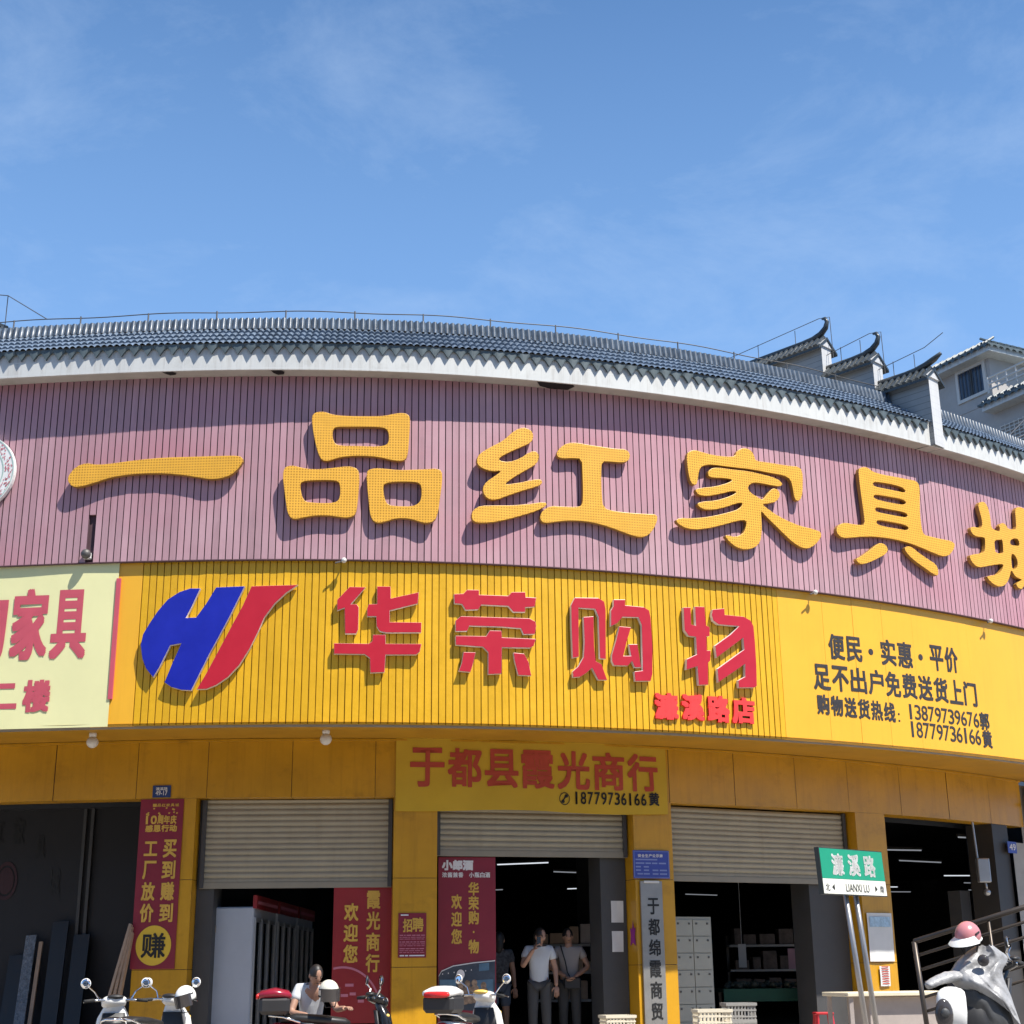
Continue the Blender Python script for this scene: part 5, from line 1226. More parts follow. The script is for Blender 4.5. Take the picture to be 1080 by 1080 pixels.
# hanging control box in the far right opening
hq = (8.348,26.500,3.064)
hb = thing('hanging_socket_box', 'grey box on a drop pipe hanging in the far right opening', 'socket box', (hq[0], 26.5, hq[2]-.2))
c = MB(); c.box((hq[0], 26.5, hq[2]), .22, .14, .42, bev=.015); c.build('box', K['alu'], hb)
c = MB(); c.tube([(hq[0]-.08, 26.5, hq[2]+.2), (hq[0]-.12, 26.5, 4.3)], .02, 8); c.build('drop_pipe', K['alu'], hb)
c = MB(); c.tube([(hq[0]+.02, 26.5, hq[2]-.2), (hq[0]+.03, 26.5, hq[2]-.34)], .02, 8); c.ell((hq[0]+.03, 26.5, hq[2]-.38), .06, .06, .06); c.build('bulb', K['alu'], hb, smooth=True)
# boards leaning in the furniture shop
GB = 'boards leaning in the furniture shop'
for k, (x, zt, m_, lab) in enumerate(((10, 1.75, 'wood_dark', 'short dark board leaning by the left shop wall'), (22, 2.05, 'film', 'board wrapped in shiny clear film leaning in the left shop'), (31, 1.95, 'wood', 'narrow brown board leaning beside the film wrapped one'), (52, 2.25, 'wood_dark', 'wide dark board leaning in the middle of the left shop'), (75, 2.05, 'wood_dark', 'dark board leaning near the maroon banner'))):
    s_ = {10: -4.598, 22: -4.39, 31: -4.214, 52: -3.895, 75: -3.512}[x]
    a = surf(s_+.04, -3.35, .36); b_ = surf(s_-.06, -3.78, zt); c = MB(); c.bar(a, b_, {22: .17, 31: .06}.get(x, .26), .03, outw(s_)); tag(c.build('leaning_board', K[m_]), lab, 'board', GB)
# pale planks leaning against the left pillar
GPk = 'pale planks leaning on the left pillar'
pk_t = surf(-1.99, -1.86, 2.15)
for k, (x0, zt) in enumerate(((-.42, 2.13), (-.36, 2.10), (-.28, 2.02))):
    a = surf(-2.32+.10*k, -1.35-.06*k, .16); b_ = surf(-2.0+.012*k, -1.84-.005*k, zt); c = MB(); c.bar(a, b_, .035, .10, outw(-2))
    tag(c.build('wood_plank', K['wood']), ['longest pale plank leaning against the left pillar', 'middle pale plank leaning against the left pillar', 'shortest pale plank leaning against the left pillar'][k], 'plank', GPk)

# ------------------------------------------------------------------ street furniture
sgn = Vector((3.980,17.500,2.510)); hdg = rad(42)
sa = Vector((math.cos(hdg), math.sin(hdg), 0)); sn = Vector((math.sin(hdg), -math.cos(hdg), 0))
rs = thing('street_sign', 'green and white street name sign on two leaning steel poles', 'street sign', (sgn.x, sgn.y, .15))
SWd, SHt = 1.26, .53; zc = sgn.z
lean = Vector((.085, 0, -1)).normalized()
def sgp(x, z, d): 
    q = sgn+sa*x+sn*d; return Vector((q.x-.05*z, q.y, zc+z))
c = MB(); 
V = [sgp(x, z, d) for d in (-.06, .0) for x, z in ((-SWd/2, -SHt/2), (SWd/2, -SHt/2), (SWd/2, SHt/2), (-SWd/2, SHt/2))]
c.add(V, [(3, 2, 1, 0), (4, 5, 6, 7), (0, 1, 5, 4), (1, 2, 6, 5), (2, 3, 7, 6), (3, 0, 4, 7)]); brd = c.build('frame', K['sign_edge'], rs)
c = MB(); c.quad(sgp(-SWd/2+.01, -SHt*.16, .004), sgp(SWd/2-.01, -SHt*.16, .004), sgp(SWd/2-.01, SHt/2-.01, .004), sgp(-SWd/2+.01, SHt/2-.01, .004)); gp_ = c.build('green_panel', K['green_sign'], rs)
c = MB(); c.quad(sgp(-SWd/2+.01, -SHt/2+.01, .004), sgp(SWd/2-.01, -SHt/2+.01, .004), sgp(SWd/2-.01, -SHt*.165, .004), sgp(-SWd/2+.01, -SHt*.165, .004)); wp_ = c.build('white_strip', K['sign_white'], rs)
fn = lambda x, z, d: sgp(x, z, .008)
for ch, x in (('濂', -.30), ('溪', .02), ('路', .33)): c = MB(); put_text(c, ch, fn, x-.115, x+.115, -.045, .205, .03); c.build('lettering', K['bright_white'], gp_)
c = MB(); put_text(c, 'LIANXI LU', fn, -.19, .27, -.225, -.135, .0); c.build('lettering', K['ink'], wp_)
c = MB(); put_text(c, '北', fn, -.58, -.50, -.225, -.14, 0); c.add([fn(-.46, -.18, 0), fn(-.41, -.215, 0), fn(-.41, -.145, 0)], [(0, 1, 2)]); c.build('direction_mark', K['ink'], wp_)
c = MB(); put_text(c, '南', fn, .49, .57, -.225, -.14, 0); c.add([fn(.44, -.18, 0), fn(.39, -.145, 0), fn(.39, -.215, 0)], [(0, 1, 2)])
c.build('direction_mark', K['ink'], wp_)
for dx in (-.10, .10):
    c = MB(); tp = sgp(dx, SHt/2-.05, -.10); bt = Vector((tp.x+.22, tp.y+.02, .16)); c.tube([tp, bt], .032, 12); c.build('pole', K['steel'], rs, smooth=True)
# beige topped counter
tb = thing('counter_table', 'beige topped counter with grey board sides outside the far right opening', 'table', (4.75, 19.5, .35))
c = MB(); c.box((4.78, 19.6, 1.115), 1.5, .75, .05, Vector((math.cos(.24), math.sin(.24), 0)), Vector((-math.sin(.24), math.cos(.24), 0)), bev=.008); c.build('tabletop', K['laminate'], tb)
c = MB(); c.box((4.88, 19.68, .62), 1.05, .62, .93, Vector((math.cos(.24), math.sin(.24), 0)), Vector((-math.sin(.24), math.cos(.24), 0)), bev=.008); c.build('cabinet', K['box_grey'], tb)
for sx, sy in ((-.68, -.31), (-.68, .31), (.68, -.31), (.68, .31)):
    ca, sa_ = math.cos(.24), math.sin(.24); c = MB(); c.box((4.78+sx*ca-sy*sa_, 19.6+sx*sa_+sy*ca, .62), .05, .05, .935); c.build('leg', K['box_grey'], tb)
st_ = thing('plastic_stool', 'red plastic stool beside the beige counter', 'stool', (5.0, 23.4, .35))
sq = (4.686,23.400,0.783)
c = MB(); c.box((sq[0], 23.4, sq[2]-.01), .28, .28, .035, bev=.01); c.build('seat', K['red_plastic'], st_)
for sx in (-1, 1):
    for sy in (-1, 1):
        c = MB(); c.bar((sq[0]+sx*.105, 23.4+sy*.105, sq[2]-.02), (sq[0]+sx*.14, 23.4+sy*.14, .352), .04, .04); c.build('leg', K['red_plastic'], st_)
# handrail along the ramp
hr = thing('ramp_handrail', 'dark bronze handrail with sloping rails beside the ramp at the right', 'handrail', (4.1, 15.5, .3))
RA, RB = Vector((4.093,15.500,1.690)), Vector((5.295,15.500,2.026))
RD = (RB-RA); RE = RA+RD*2.2
c = MB(); c.tube([RA, RE], .028, 10); c.build('top_rail', K['rail'], hr, smooth=True)
for k, p in enumerate(((4.119,15.500,1.554), (4.125,15.500,1.410), (4.138,15.500,1.143), (4.144,15.500,1.006))):
    a = Vector(p); c = MB(); c.tube([a, a+RD*2.2], .015, 8); c.build('rail', K['rail'], hr, smooth=True)
def slope_z(x): return .16+(max(min(x, 7.2), 3.2)-3.2)/4*.59
for p, r_ in ((RA, .026), (RA+RD*.655, .016), (RA+RD*1.3, .026), (RE, .026)):
    bx_ = p.x+(.09 if p is RA else .05); c = MB(); c.tube([p, Vector((bx_, p.y, slope_z(bx_)-.01))], r_, 10); c.build('post', K['rail'], hr, smooth=True)
# plastic crates
def crate(x, y, z, w, d, h, m, lab, rz=0):
    t = thing('plastic_crate', lab, 'crate', (x, y, z), 'plastic crates by the shopfront', False, rz)
    c = MB()
    c.box((0, 0, .01), w, d, .02)
    for zz in (.05, h*.38, h*.66, h-.025):
        hh = .045 if zz > h-.05 or zz < .06 else .02
        for sy in (-1, 1): c.box((0, sy*(d/2-.008), zz), w, .016, hh)
        for sx in (-1, 1): c.box((sx*(w/2-.008), 0, zz), .016, d-.034, hh)
    n = 9
    for k in range(n):
        x_ = -w/2+.02+(w-.04)*k/(n-1)
        for sy in (-1, 1): c.box((x_, sy*(d/2-.0095), h/2), .014, .012, h-.03)
    for k in range(7):
        y_ = -d/2+.03+(d-.06)*k/6
        for sx in (-1, 1): c.box((sx*(w/2-.0095), y_, h/2), .012, .014, h-.03)
    c.build('lattice', K[m], t)
    c = MB(); 
    for sy in (-1, 1): c.box((0, sy*(d/2+.004), h-.02), w+.02, .014, .035)
    for sx in (-1, 1): c.box((sx*(w/2+.004), 0, h-.02), .014, d-.008, .035)
    c.build('rim', K[m], t)
    return t
c1 = (2.515,19.600,0.951)
H1 = (c1[2]-.15)/3
for k in range(3): crate(c1[0], 19.75, .15+k*H1, .44, .36, H1-.004, 'crate_white', ['lowest ivory crate of the stack before the locker', 'middle ivory crate of the stack before the locker', 'topmost ivory crate of the stack before the locker'][k], .12)
c2 = (2.965,20.400,1.011); H1 = (c2[2]-.15)/3
for k in range(3): crate(c2[0], 20.45, .15+k*H1, .4, .34, H1-.004, 'crate_grey', ['lowest grey crate of the stack right of the ivory crates', 'middle grey crate of the stack right of the ivory crates', 'topmost grey crate of the stack right of the ivory crates'][k], .1)
c3 = (1.373,20.600,0.854); H1 = (c3[2]-.35)/2
for k in range(2): crate(c3[0], 21.0, .352+k*H1, .42, .34, H1-.004, 'crate_white', ['lower pale crate at the foot of the right entrance jamb', 'upper pale crate at the foot of the right entrance jamb'][k], .25)

# ------------------------------------------------------------------ scooters
def ring_y(x, yc, zc, w, h, n=16, p=2.6):
    out = []
    for k in range(n):
        a = 2*math.pi*k/n; ca, sa = math.cos(a), math.sin(a)
        out.append(Vector((x, yc+w*math.copysign(abs(ca)**(2/p), ca), zc+h*math.copysign(abs(sa)**(2/p), sa))))
    return out
def ring_z(z, xc, d, w, n=16, p=2.4):
    out = []
    for k in range(n):
        a = 2*math.pi*k/n; ca, sa = math.cos(a), math.sin(a)
        out.append(Vector((xc+d*math.copysign(abs(ca)**(2/p), ca), w*math.copysign(abs(sa)**(2/p), sa), z)))
    return out
def scooter(name, label, loc, rz, body='pearl', second=None, box=None, boxmat='pearl', cover=None, mirrors=True, dash='black_plastic', steer=0.0, rear='pearl', group='scooters parked before the shopfront'):
    t = thing(name, label, 'scooter', loc, group, False, rz)
    bm = K[body]; sm = K[second or body]
    c = MB(); c.loft([ring_y(-.92, 0, .66, .05, .05), ring_y(-.84, 0, .64, .12, .10), ring_y(-.6, 0, .58, .17, .15), ring_y(-.3, 0, .52, .17, .18), ring_y(-.1, 0, .46, .15, .16), ring_y(.02, 0, .36, .14, .08)]); c.build('rear_body', K[rear], t, smooth=True)
    c = MB(); c.loft([ring_y(-.05, 0, .28, .16, .06), ring_y(.25, 0, .27, .16, .05), ring_y(.38, 0, .33, .15, .08)]); c.build('floorboard', K['black_plastic'], t, smooth=True)
    c = MB(); c.loft([ring_z(.26, .40, .05, .13), ring_z(.42, .45, .08, .19), ring_z(.62, .47, .09, .22), ring_z(.80, .44, .08, .19), ring_z(.93, .38, .06, .12), ring_z(.97, .36, .04, .07)]); c.build('front_shield', bm, t, smooth=True)
    c = MB(); c.loft([ring_z(.34, .36, .03, .12), ring_z(.62, .375, .03, .17), ring_z(.86, .34, .03, .13)]); c.build('leg_shield', K['black_plastic'], t, smooth=True)
    c = MB()
    prof = []
    for k in range(13):
        a = rad(20+140*k/12); prof.append((.63+.265*math.cos(a), .235+.265*math.sin(a)))
    c.loft([[Vector((x, y_, z-abs(y_)**2*3)) for y_ in (-.085, -.05, 0, .05, .085)] for x, z in prof], False, False); c.build('front_fender', bm, t, smooth=True)
    for x, nm in ((.63, 0), (-.60, 1)):
        c = MB(); rr = .20; pr = []
        for k in range(10):
            a = 2*math.pi*k/10; pr.append((rr+.045*math.cos(a), .05*math.sin(a)))
        c.lathe((x, 0, .235), pr+[pr[0]], 28, Vector((0, 1, 0))); ty = c.build('wheel', K['rubber'], t, smooth=True)
        c = MB(); c.lathe((x, 0, .235), [(.165, -.03), (.17, 0), (.165, .03), (.06, .045), (.02, .05), (.02, -.05), (.06, -.045), (.165, -.03)], 20, Vector((0, 1, 0))); c.build('rim', K['alu'], ty)
    c = MB(); 
    for sy in (-.07, .07): c.tube([(.63, sy, .235), (.50, sy*.8, .70)], .018, 8)
    c.build('fork', K['alu'], t)
    c = MB(); c.loft([ring_y(-.78, 0, .765, .09, .035), ring_y(-.6, 0, .79, .14, .05), ring_y(-.3, 0, .765, .15, .055), ring_y(-.02, 0, .735, .11, .045), ring_y(.04, 0, .72, .05, .02)]); c.build('seat', K['seat'], t, smooth=True)
    # steering head
    cs, sn_ = math.cos(steer), math.sin(steer)
    R = lambda x, y, z: Vector((.33+(x-.33)*cs-y*sn_, (x-.33)*sn_+y*cs, z))
    c = MB(); c.loft([[R(p.x, p.y, p.z) for p in ring_y(x, 0, z, w, h)] for x, z, w, h in ((.24, 1.0, .06, .03), (.30, 1.0, .14, .06), (.38, .98, .15, .08), (.45, .95, .10, .06), (.48, .94, .04, .03))]); c.build('handlebar_cover', bm, t, smooth=True)
    c = MB(); c.ell(R(.455, 0, .955), .035, .075, .05, 14, 8); c.build('headlight', K['lamp_lens'], t, smooth=True)
    c = MB(); c.ell(R(.27, 0, 1.045), .06, .10, .03, 14, 8); c.build('dashboard', K[dash], t, smooth=True)
    c = MB(); c.tube([R(.22, -.36, 1.0), R(.29, -.18, 1.01), R(.31, 0, 1.0), R(.29, .18, 1.01), R(.22, .36, 1.0)], .014, 8); hb_ = c.build('handlebar', K['chrome'], t, smooth=True)
    for sy in (-1, 1):
        c = MB(); c.tube([R(.205, sy*.37, .998), R(.26, sy*.25, 1.007)], .021, 10); c.build('grip', K['rubber'], hb_, smooth=True)
        c = MB(); c.tube([R(.33, sy*.20, 1.01), R(.37, sy*.28, 1.0), R(.34, sy*.36, .985)], .007, 6); c.build('brake_lever', K['chrome'], hb_)
    c = MB()
    for sy in (-1, 1): c.tube([R(.26, sy*.24, 1.0), R(.34, sy*.20, 1.05), R(.40, sy*.10, .99), R(.42, sy*.04, .90)], .005, 6)
    c.build('brake_cable', K['rubber'], hb_, smooth=True)
    if mirrors:
        for sy in (-1, 1):
            c = MB(); c.tube([R(.30, sy*.19, 1.02), R(.33, sy*.24, 1.10), R(.30, sy*.33, 1.17)], .008, 8); ms = c.build('mirror_stalk', K['chrome'], t)
            ax_ = (R(-1, sy*.12, .06)-R(0, 0, 0)).normalized(); mc = R(.30, sy*.355, 1.20)
            c = MB(); c.lathe(mc, [(.056, .0), (.060, -.004), (.055, -.018), (.035, -.030), (.001, -.034)], 18, ax_); mh = c.build('mirror_shell', sm if body == 'pearl' else K['black_plastic'], ms, smooth=True)
            c = MB(); c.lathe(mc, [(.001, .003), (.030, .0025), (.053, .001)], 18, ax_); c.build('mirror_glass', K['mirror'], mh, smooth=True)
    c = MB(); c.ell((-.90, 0, .68), .035, .09, .045, 12, 8); c.build('tail_light', K['tail_red'], t, smooth=True)
    c = MB()
    for sy in (-1, 1): c.ell((-.86, sy*.14, .66), .03, .03, .025, 10, 6)
    for sy in (-1, 1): c.ell((.47, sy*.15, .80), .03, .035, .025, 10, 6)
    c.build('indicators', K['amber'], t, smooth=True)
    c = MB(); c.tube([(-.55, -.15, .74), (-.75, -.13, .80), (-.92, -.08, .82), (-.92, .08, .82), (-.75, .13, .80), (-.55, .15, .74)], .013, 8); c.build('grab_rail', K['chrome'], t, smooth=True)
    c = MB(); c.loft([ring_y(-.85, 0, .36, .06, .02), ring_y(-.6, 0, .49, .09, .02), ring_y(-.4, 0, .46, .07, .02)]); c.build('rear_fender', K['black_plastic'], t, smooth=True)
    c = MB(); c.tube([(-.1, -.12, .2), (-.05, -.2, .02)], .012, 6); c.tube([(-.1, .12, .2), (-.05, .2, .02)], .012, 6); c.build('stand', K['dark_metal'], t)
    if box:
        c = MB(); c.box((-.86, 0, .93), .36, .40, .20, bev=.04); tbx = c.build('top_box', K['black_plastic'], t, auto=30)
        c = MB(); c.loft([ring_y(-1.06, 0, 1.03, .10, .02), ring_y(-1.03, 0, 1.05, .20, .05), ring_y(-.86, 0, 1.07, .21, .065), ring_y(-.70, 0, 1.05, .19, .05), ring_y(-.66, 0, 1.03, .10, .02)]); lid = c.build('box_lid', K[boxmat], tbx, smooth=True)
        c = MB(); c.loft([ring_y(-1.078, 0, 1.03, .16, .03, 16, 4), ring_y(-1.045, 0, 1.04, .165, .035, 16, 4)]); c.build('reflector', K['tail_red'], tbx, smooth=True)
    return t
def helmet(name, label, loc, rz, shell, tilt=(0, 0), visor=True, peak=False):
    t = thing(name, label, 'helmet', loc, 'riding helmets', False, rz)
    t.rotation_euler = (tilt[0], tilt[1], rz)
    def f(q):
        return Vector((q.x*(1.0 if q.x < 0 else 1.05), q.y, q.z*(1 if q.z > 0 else .8)))
    c = MB(); c.ell((0, 0, .0), .135, .118, .135, 22, 12, t0=rad(62), t1=math.pi, fn=f); c.build('shell', K[shell], t, smooth=True)
    c = MB(); c.ell((0, 0, -.005), .122, .106, .115, 16, 8, t0=rad(50), t1=math.pi, fn=f); c.build('lining', K['rubber'], t, smooth=True)
    if visor:
        c = MB(); n = 14
        ra = [[Vector((.150*math.cos(rad(-75+150*k/n))*1.02, .130*math.sin(rad(-75+150*k/n)), z)) for k in range(n+1)] for z in (.045, -.02, -.10)]
        c.loft(ra, False, False); c.build('visor', K['visor'], t, smooth=True)
    if peak:
        c = MB(); n = 10
        c.loft([[Vector((r_*math.cos(rad(-60+120*k/n)), r_*.88*math.sin(rad(-60+120*k/n)), z)) for k in range(n+1)] for r_, z in ((.135, .02), (.19, -.01), (.22, -.035))], False, False); c.build('peak', K['helmet_white'], t, smooth=True)
    c = MB(); zr = -math.cos(rad(62))*.135*.8; n = 26; c.tube([(.128*math.cos(2*math.pi*k/n)*(1.0 if math.cos(2*math.pi*k/n) < 0 else 1.04), .112*math.sin(2*math.pi*k/n), zr) for k in range(n+1)], .009, 6); c.build('rim', K['rubber'] if shell != 'helmet_pink' else K['helmet_white'], t, smooth=True)
    c = MB(); c.tube([(.03, -.11, -.04), (.05, -.06, -.17), (.05, .06, -.17), (.03, .11, -.04)], .007, 6); c.build('chin_strap', K['rubber'], t)
    c = MB(); 
    for sy in (-1, 1): c.box((.02, sy*.115, .03), .07, .012, .014); 
    c.build('vent', K['rubber'], t)
    return t
PV = .15
d = (-4.802,18.000,1.191)
scooter('scooter', 'white scooter with round mirrors leaning left before the leaning planks', (d[0]+.05, 17.95, PV), rad(105), 'pearl', steer=.15)
h = (-4.032,18.000,1.099)
scooter('scooter', 'white scooter half hidden at its right, with a white helmet on its handlebar', (h[0]-.28, 18.25, PV), rad(72), 'pearl', steer=-.1, mirrors=True)
hh = (-4.003,18.000,1.183)
helmet('riding_helmet', 'glossy white helmet hung on the second scooter left of the fridge', (hh[0], 18.35, hh[2]), rad(-120), 'helmet_white', (.15, .25))
c_ = (-2.080,18.000,1.079)
scooter('scooter', 'black scooter with a dark red top box where the seated person is', (c_[0]+.05, 18.2, PV), rad(8), 'black_body', steer=.2, rear='red_plastic', box=True, boxmat='dark_red')
hc = (-2.228,17.800,1.232)
helmet('riding_helmet', 'cream helmet with a dark opening resting on the black scooter', (hc[0], 17.95, hc[2]), rad(-55), 'helmet_cream', (.05, .1), visor=True)
dd = (-0.847,18.000,1.045)
scooter('scooter', 'white scooter with a lidded top box and red reflector before the entrance', (dd[0]+.30, 18.75, PV), rad(68), 'pearl', box=True, dash='amber', steer=-.15)
e_ = (4.108,14.400,1.112)
EZ = slope_z(e_[0])-.02
es = scooter('scooter', 'white scooter wrapped in a grey quilted wind cover beside the handrail', (e_[0]+.28, 14.80, EZ+.02), rad(-112), 'black_plastic', mirrors=False, steer=.0)
# quilted wind cover thrown over the handlebar, its left sleeve hanging out, and the dark apron below
bpy.context.view_layer.update()
INV = es.matrix_basis.inverted()
def drape(rows, name, m, bul, seed, parent, n=64, fold=.026, thick=.012):
    rnd = random.Random(seed); ph = [rnd.uniform(0, 6) for _ in range(8)]
    fr, bk = [], []
    P_ = [(Vector(a), Vector(b_)) for a, b_ in rows]; fine = []
    def cr(p0, p1, p2, p3, u): return .5*((2*p1)+(p2-p0)*u+(2*p0-5*p1+4*p2-p3)*u*u+(3*p1-p0-3*p2+p3)*u**3)
    for i in range(len(P_)-1):
        q4 = [P_[max(i-1, 0)], P_[i], P_[i+1], P_[min(i+2, len(P_)-1)]]
        for k in range(5): fine.append(tuple(cr(*[q[e] for q in q4], k/5) for e in (0, 1)))
    fine.append(P_[-1])
    for (l, r_) in fine:
        l = Vector(l); r_ = Vector(r_); A, B_ = [], []
        for k in range(n+1):
            u = k/n; q = l.lerp(r_, u); e = math.sin(math.pi*u)**.55
            d = bul*e + fold*e*(math.sin(9*u+q.z*17+ph[0])*.6+math.sin(6*u-q.z*27+ph[1])*.5+math.sin(31*u+q.z*9+ph[2]+2*math.sin(q.z*20))*.22+math.sin(17*u-q.z*43+ph[4])*.18)
            A.append(INV @ (q+Vector((0, -d, .012*math.sin(21*u+ph[3]))))); B_.append(INV @ (q+Vector((0, -d+thick, 0))))
        fr.append(A); bk.append(B_)
    c = MB(); c.loft([a+b_[::-1] for a, b_ in zip(fr, bk)], False, True); return c.build(name, K[m], parent, smooth=True)
wc = drape([((4.417,14.500,1.625), (4.572,14.500,1.623)), ((4.324,14.480,1.573), (4.700,14.500,1.543)), ((4.216,14.450,1.496), (4.697,14.480,1.491)), ((4.145,14.420,1.419), (4.633,14.450,1.414)), ((4.106,14.400,1.359), (4.624,14.420,1.345)), ((4.121,14.380,1.299), (4.644,14.400,1.259)), ((4.193,14.400,1.247), (4.677,14.400,1.157)), ((4.357,14.420,1.211), (4.713,14.420,1.020)), ((4.520,14.440,1.158), (4.760,14.440,0.834))], 'wind_cover', 'quilt', .16, 3, es)
drape([((4.118,14.420,1.247), (4.581,14.400,1.175)), ((4.127,14.400,1.128), (4.637,14.400,1.038)), ((4.164,14.400,0.967), (4.678,14.420,0.877)), ((4.215,14.420,0.714), (4.641,14.440,0.651))], 'apron', 'apron', .13, 5, es, fold=.012)
wl_m = lambda p: INV @ Vector(p)
c = MB()
SL = [((4.192,14.360,1.350), .075), ((4.067,14.300,1.343), .072), ((3.961,14.250,1.319), .062), ((3.878,14.220,1.286), .05), ((3.835,14.200,1.261), .038)]
P5 = []
for i in range(len(SL)-1):
    for k in range(5):
        u = k/5; P5.append((Vector(SL[i][0]).lerp(Vector(SL[i+1][0]), u), SL[i][1]*(1-u)+SL[i+1][1]*u+.003*math.sin(i*2.1+k*.9)))
c.tube([wl_m(p) for p, r_ in P5], [r_ for p, r_ in P5], 16)
for i in range(len(c.v)):
    cz = wl_m(P5[min(i//16, len(P5)-1)][0]).z; c.v[i].z = cz+(c.v[i].z-cz)*.72-.006*math.sin((i%16)*.8)
sv = c.build('sleeve', K['quilt'], es, smooth=True)
c = MB(); q = wl_m((4.396,14.240,1.493)); c.ell(q, .035, .055, .055, 16, 8); c.build('round_mirror', K['visor'], wc, smooth=True)
c = MB(); R_ = [((4.059,14.240,1.263), .01, .008), ((4.056,14.230,1.259), .05, .03), ((4.052,14.190,1.242), .095, .05), ((4.041,14.160,1.218), .122, .062), ((4.030,14.140,1.168), .135, .07), ((4.022,14.130,1.035), .14, .07), ((4.027,14.150,0.852), .12, .06)]
rg = []
for p, w, d_ in R_:
    p = Vector(p); rg.append([INV @ (p+Vector((w*math.copysign(abs(math.cos(a))**.8, math.cos(a)), d_*math.copysign(abs(math.sin(a))**.8, math.sin(a)), 0))) for a in [2*math.pi*k/40 for k in range(40)]])
c.loft(rg); fpn = c.build('nose_panel', K['pearl'], es, smooth=True)
c = MB(); q = wl_m((3.933,14.070,1.021)); Q2 = INV.to_3x3(); c.ell(q, .085, .045, .14, 16, 10, Q2 @ Vector((1, 0, 0)), Q2 @ Vector((0, 1, 0))); dl = c.build('dark_lamp', K['visor'], fpn, smooth=True)
c = MB(); q = wl_m((3.933,14.030,1.038)); c.ell(q, .04, .02, .04, 14, 8, Q2 @ Vector((1, 0, 0)), Q2 @ Vector((0, 1, 0))); c.build('lens', K['apron'], dl, smooth=True)
he = (4.311,14.300,1.701)
helmet('riding_helmet', 'pink helmet with a pale peak perched on the grey wind cover', (he[0]+.02, 14.42, he[2]+.02), rad(-135), 'helmet_pink', (.0, .35), visor=False, peak=True)
f_ = (4.921,15.000,1.162)
scooter('scooter', 'black scooter with white rear and red strip at the right edge', (f_[0]+.35, 15.15, slope_z(f_[0]+.35)), rad(160), 'black_body', rear='pearl', mirrors=True, second='black_body')

# ------------------------------------------------------------------ people
def skin_mesh(J, E_, Rd, sub=2):
    keys = list(J); me = bpy.data.meshes.new('figure'); me.from_pydata([tuple(J[k]) for k in keys], [(keys.index(a), keys.index(b_)) for a, b_ in E_], [])
    o = bpy.data.objects.new('figure', me); COL.objects.link(o)
    md = o.modifiers.new('skin', 'SKIN'); md.use_smooth_shade = True
    me.skin_vertices[0].data[0].use_root = True
    for i, k in enumerate(keys):
        r_ = Rd[k]; me.skin_vertices[0].data[i].radius = r_ if isinstance(r_, tuple) else (r_, r_)
    sb_ = o.modifiers.new('sub', 'SUBSURF'); sb_.levels = sub; sb_.render_levels = sub
    bpy.context.view_layer.update()
    r = eval_mesh(o); bpy.data.objects.remove(o); return r
def head(mb, c, fwd, r=1.0):
    # head with brow, nose, chin and ears; fwd is where the face looks
    az = (Vector((0, 0, 1)) - fwd*fwd.z*.9).normalized(); ay = fwd.normalized(); ax = ay.cross(az).normalized(); az = ax.cross(ay)
    def f(q):
        q = q.copy()
        if q.y > .2 and q.z < 0: q.x *= 1+.25*q.z; 
        if q.z < -.3: q.x *= 1-.25*(-q.z-.3); q.y *= 1-.1*(-q.z-.3)
        if abs(q.x) < .18 and q.y > .7 and -.35 < q.z < .15: q.y *= 1.16
        if .16 < abs(q.x) < .5 and q.y > .6 and 0 < q.z < .25: q.y *= .94
        return q
    mb.ell(c, .076*r, .094*r, .118*r, 22, 16, ax, ay, az, fn=f)
    for sx in (-1, 1): mb.ell(c+ax*(sx*.078*r)-ay*.01-az*.01, .012*r, .022*r, .032*r, 8, 6, ax, ay, az)
    return ax, ay, az
def hand(mb, w, d, palm_n, curl=.5, L_=.18):
    d = d.normalized(); n_ = (palm_n-d*palm_n.dot(d)).normalized(); x = d.cross(n_)
    mb.ell(w+d*.045, .042, .016, .055, 12, 8, x, n_, d)
    for i, (off, ln) in enumerate(((-.030, .068), (-.010, .078), (.011, .073), (.030, .058))):
        b = w+x*off+d*.085; a1 = curl*.6; a2 = curl*1.3
        p1 = b+(d*math.cos(a1)+n_*math.sin(a1))*ln*.5; p2 = p1+(d*math.cos(a2)+n_*math.sin(a2))*ln*.5
        mb.tube([b-d*.02, b, p1, p2], [.009, .009, .0085, .006], 8)
    b = w+d*.02-x*.038; p1 = b+(d*.6-x*.6+n_*.3).normalized()*.035; mb.tube([b+x*.01, b, p1, p1+(d*.85+n_*.4).normalized()*.03], [.011, .011, .010, .007], 8)
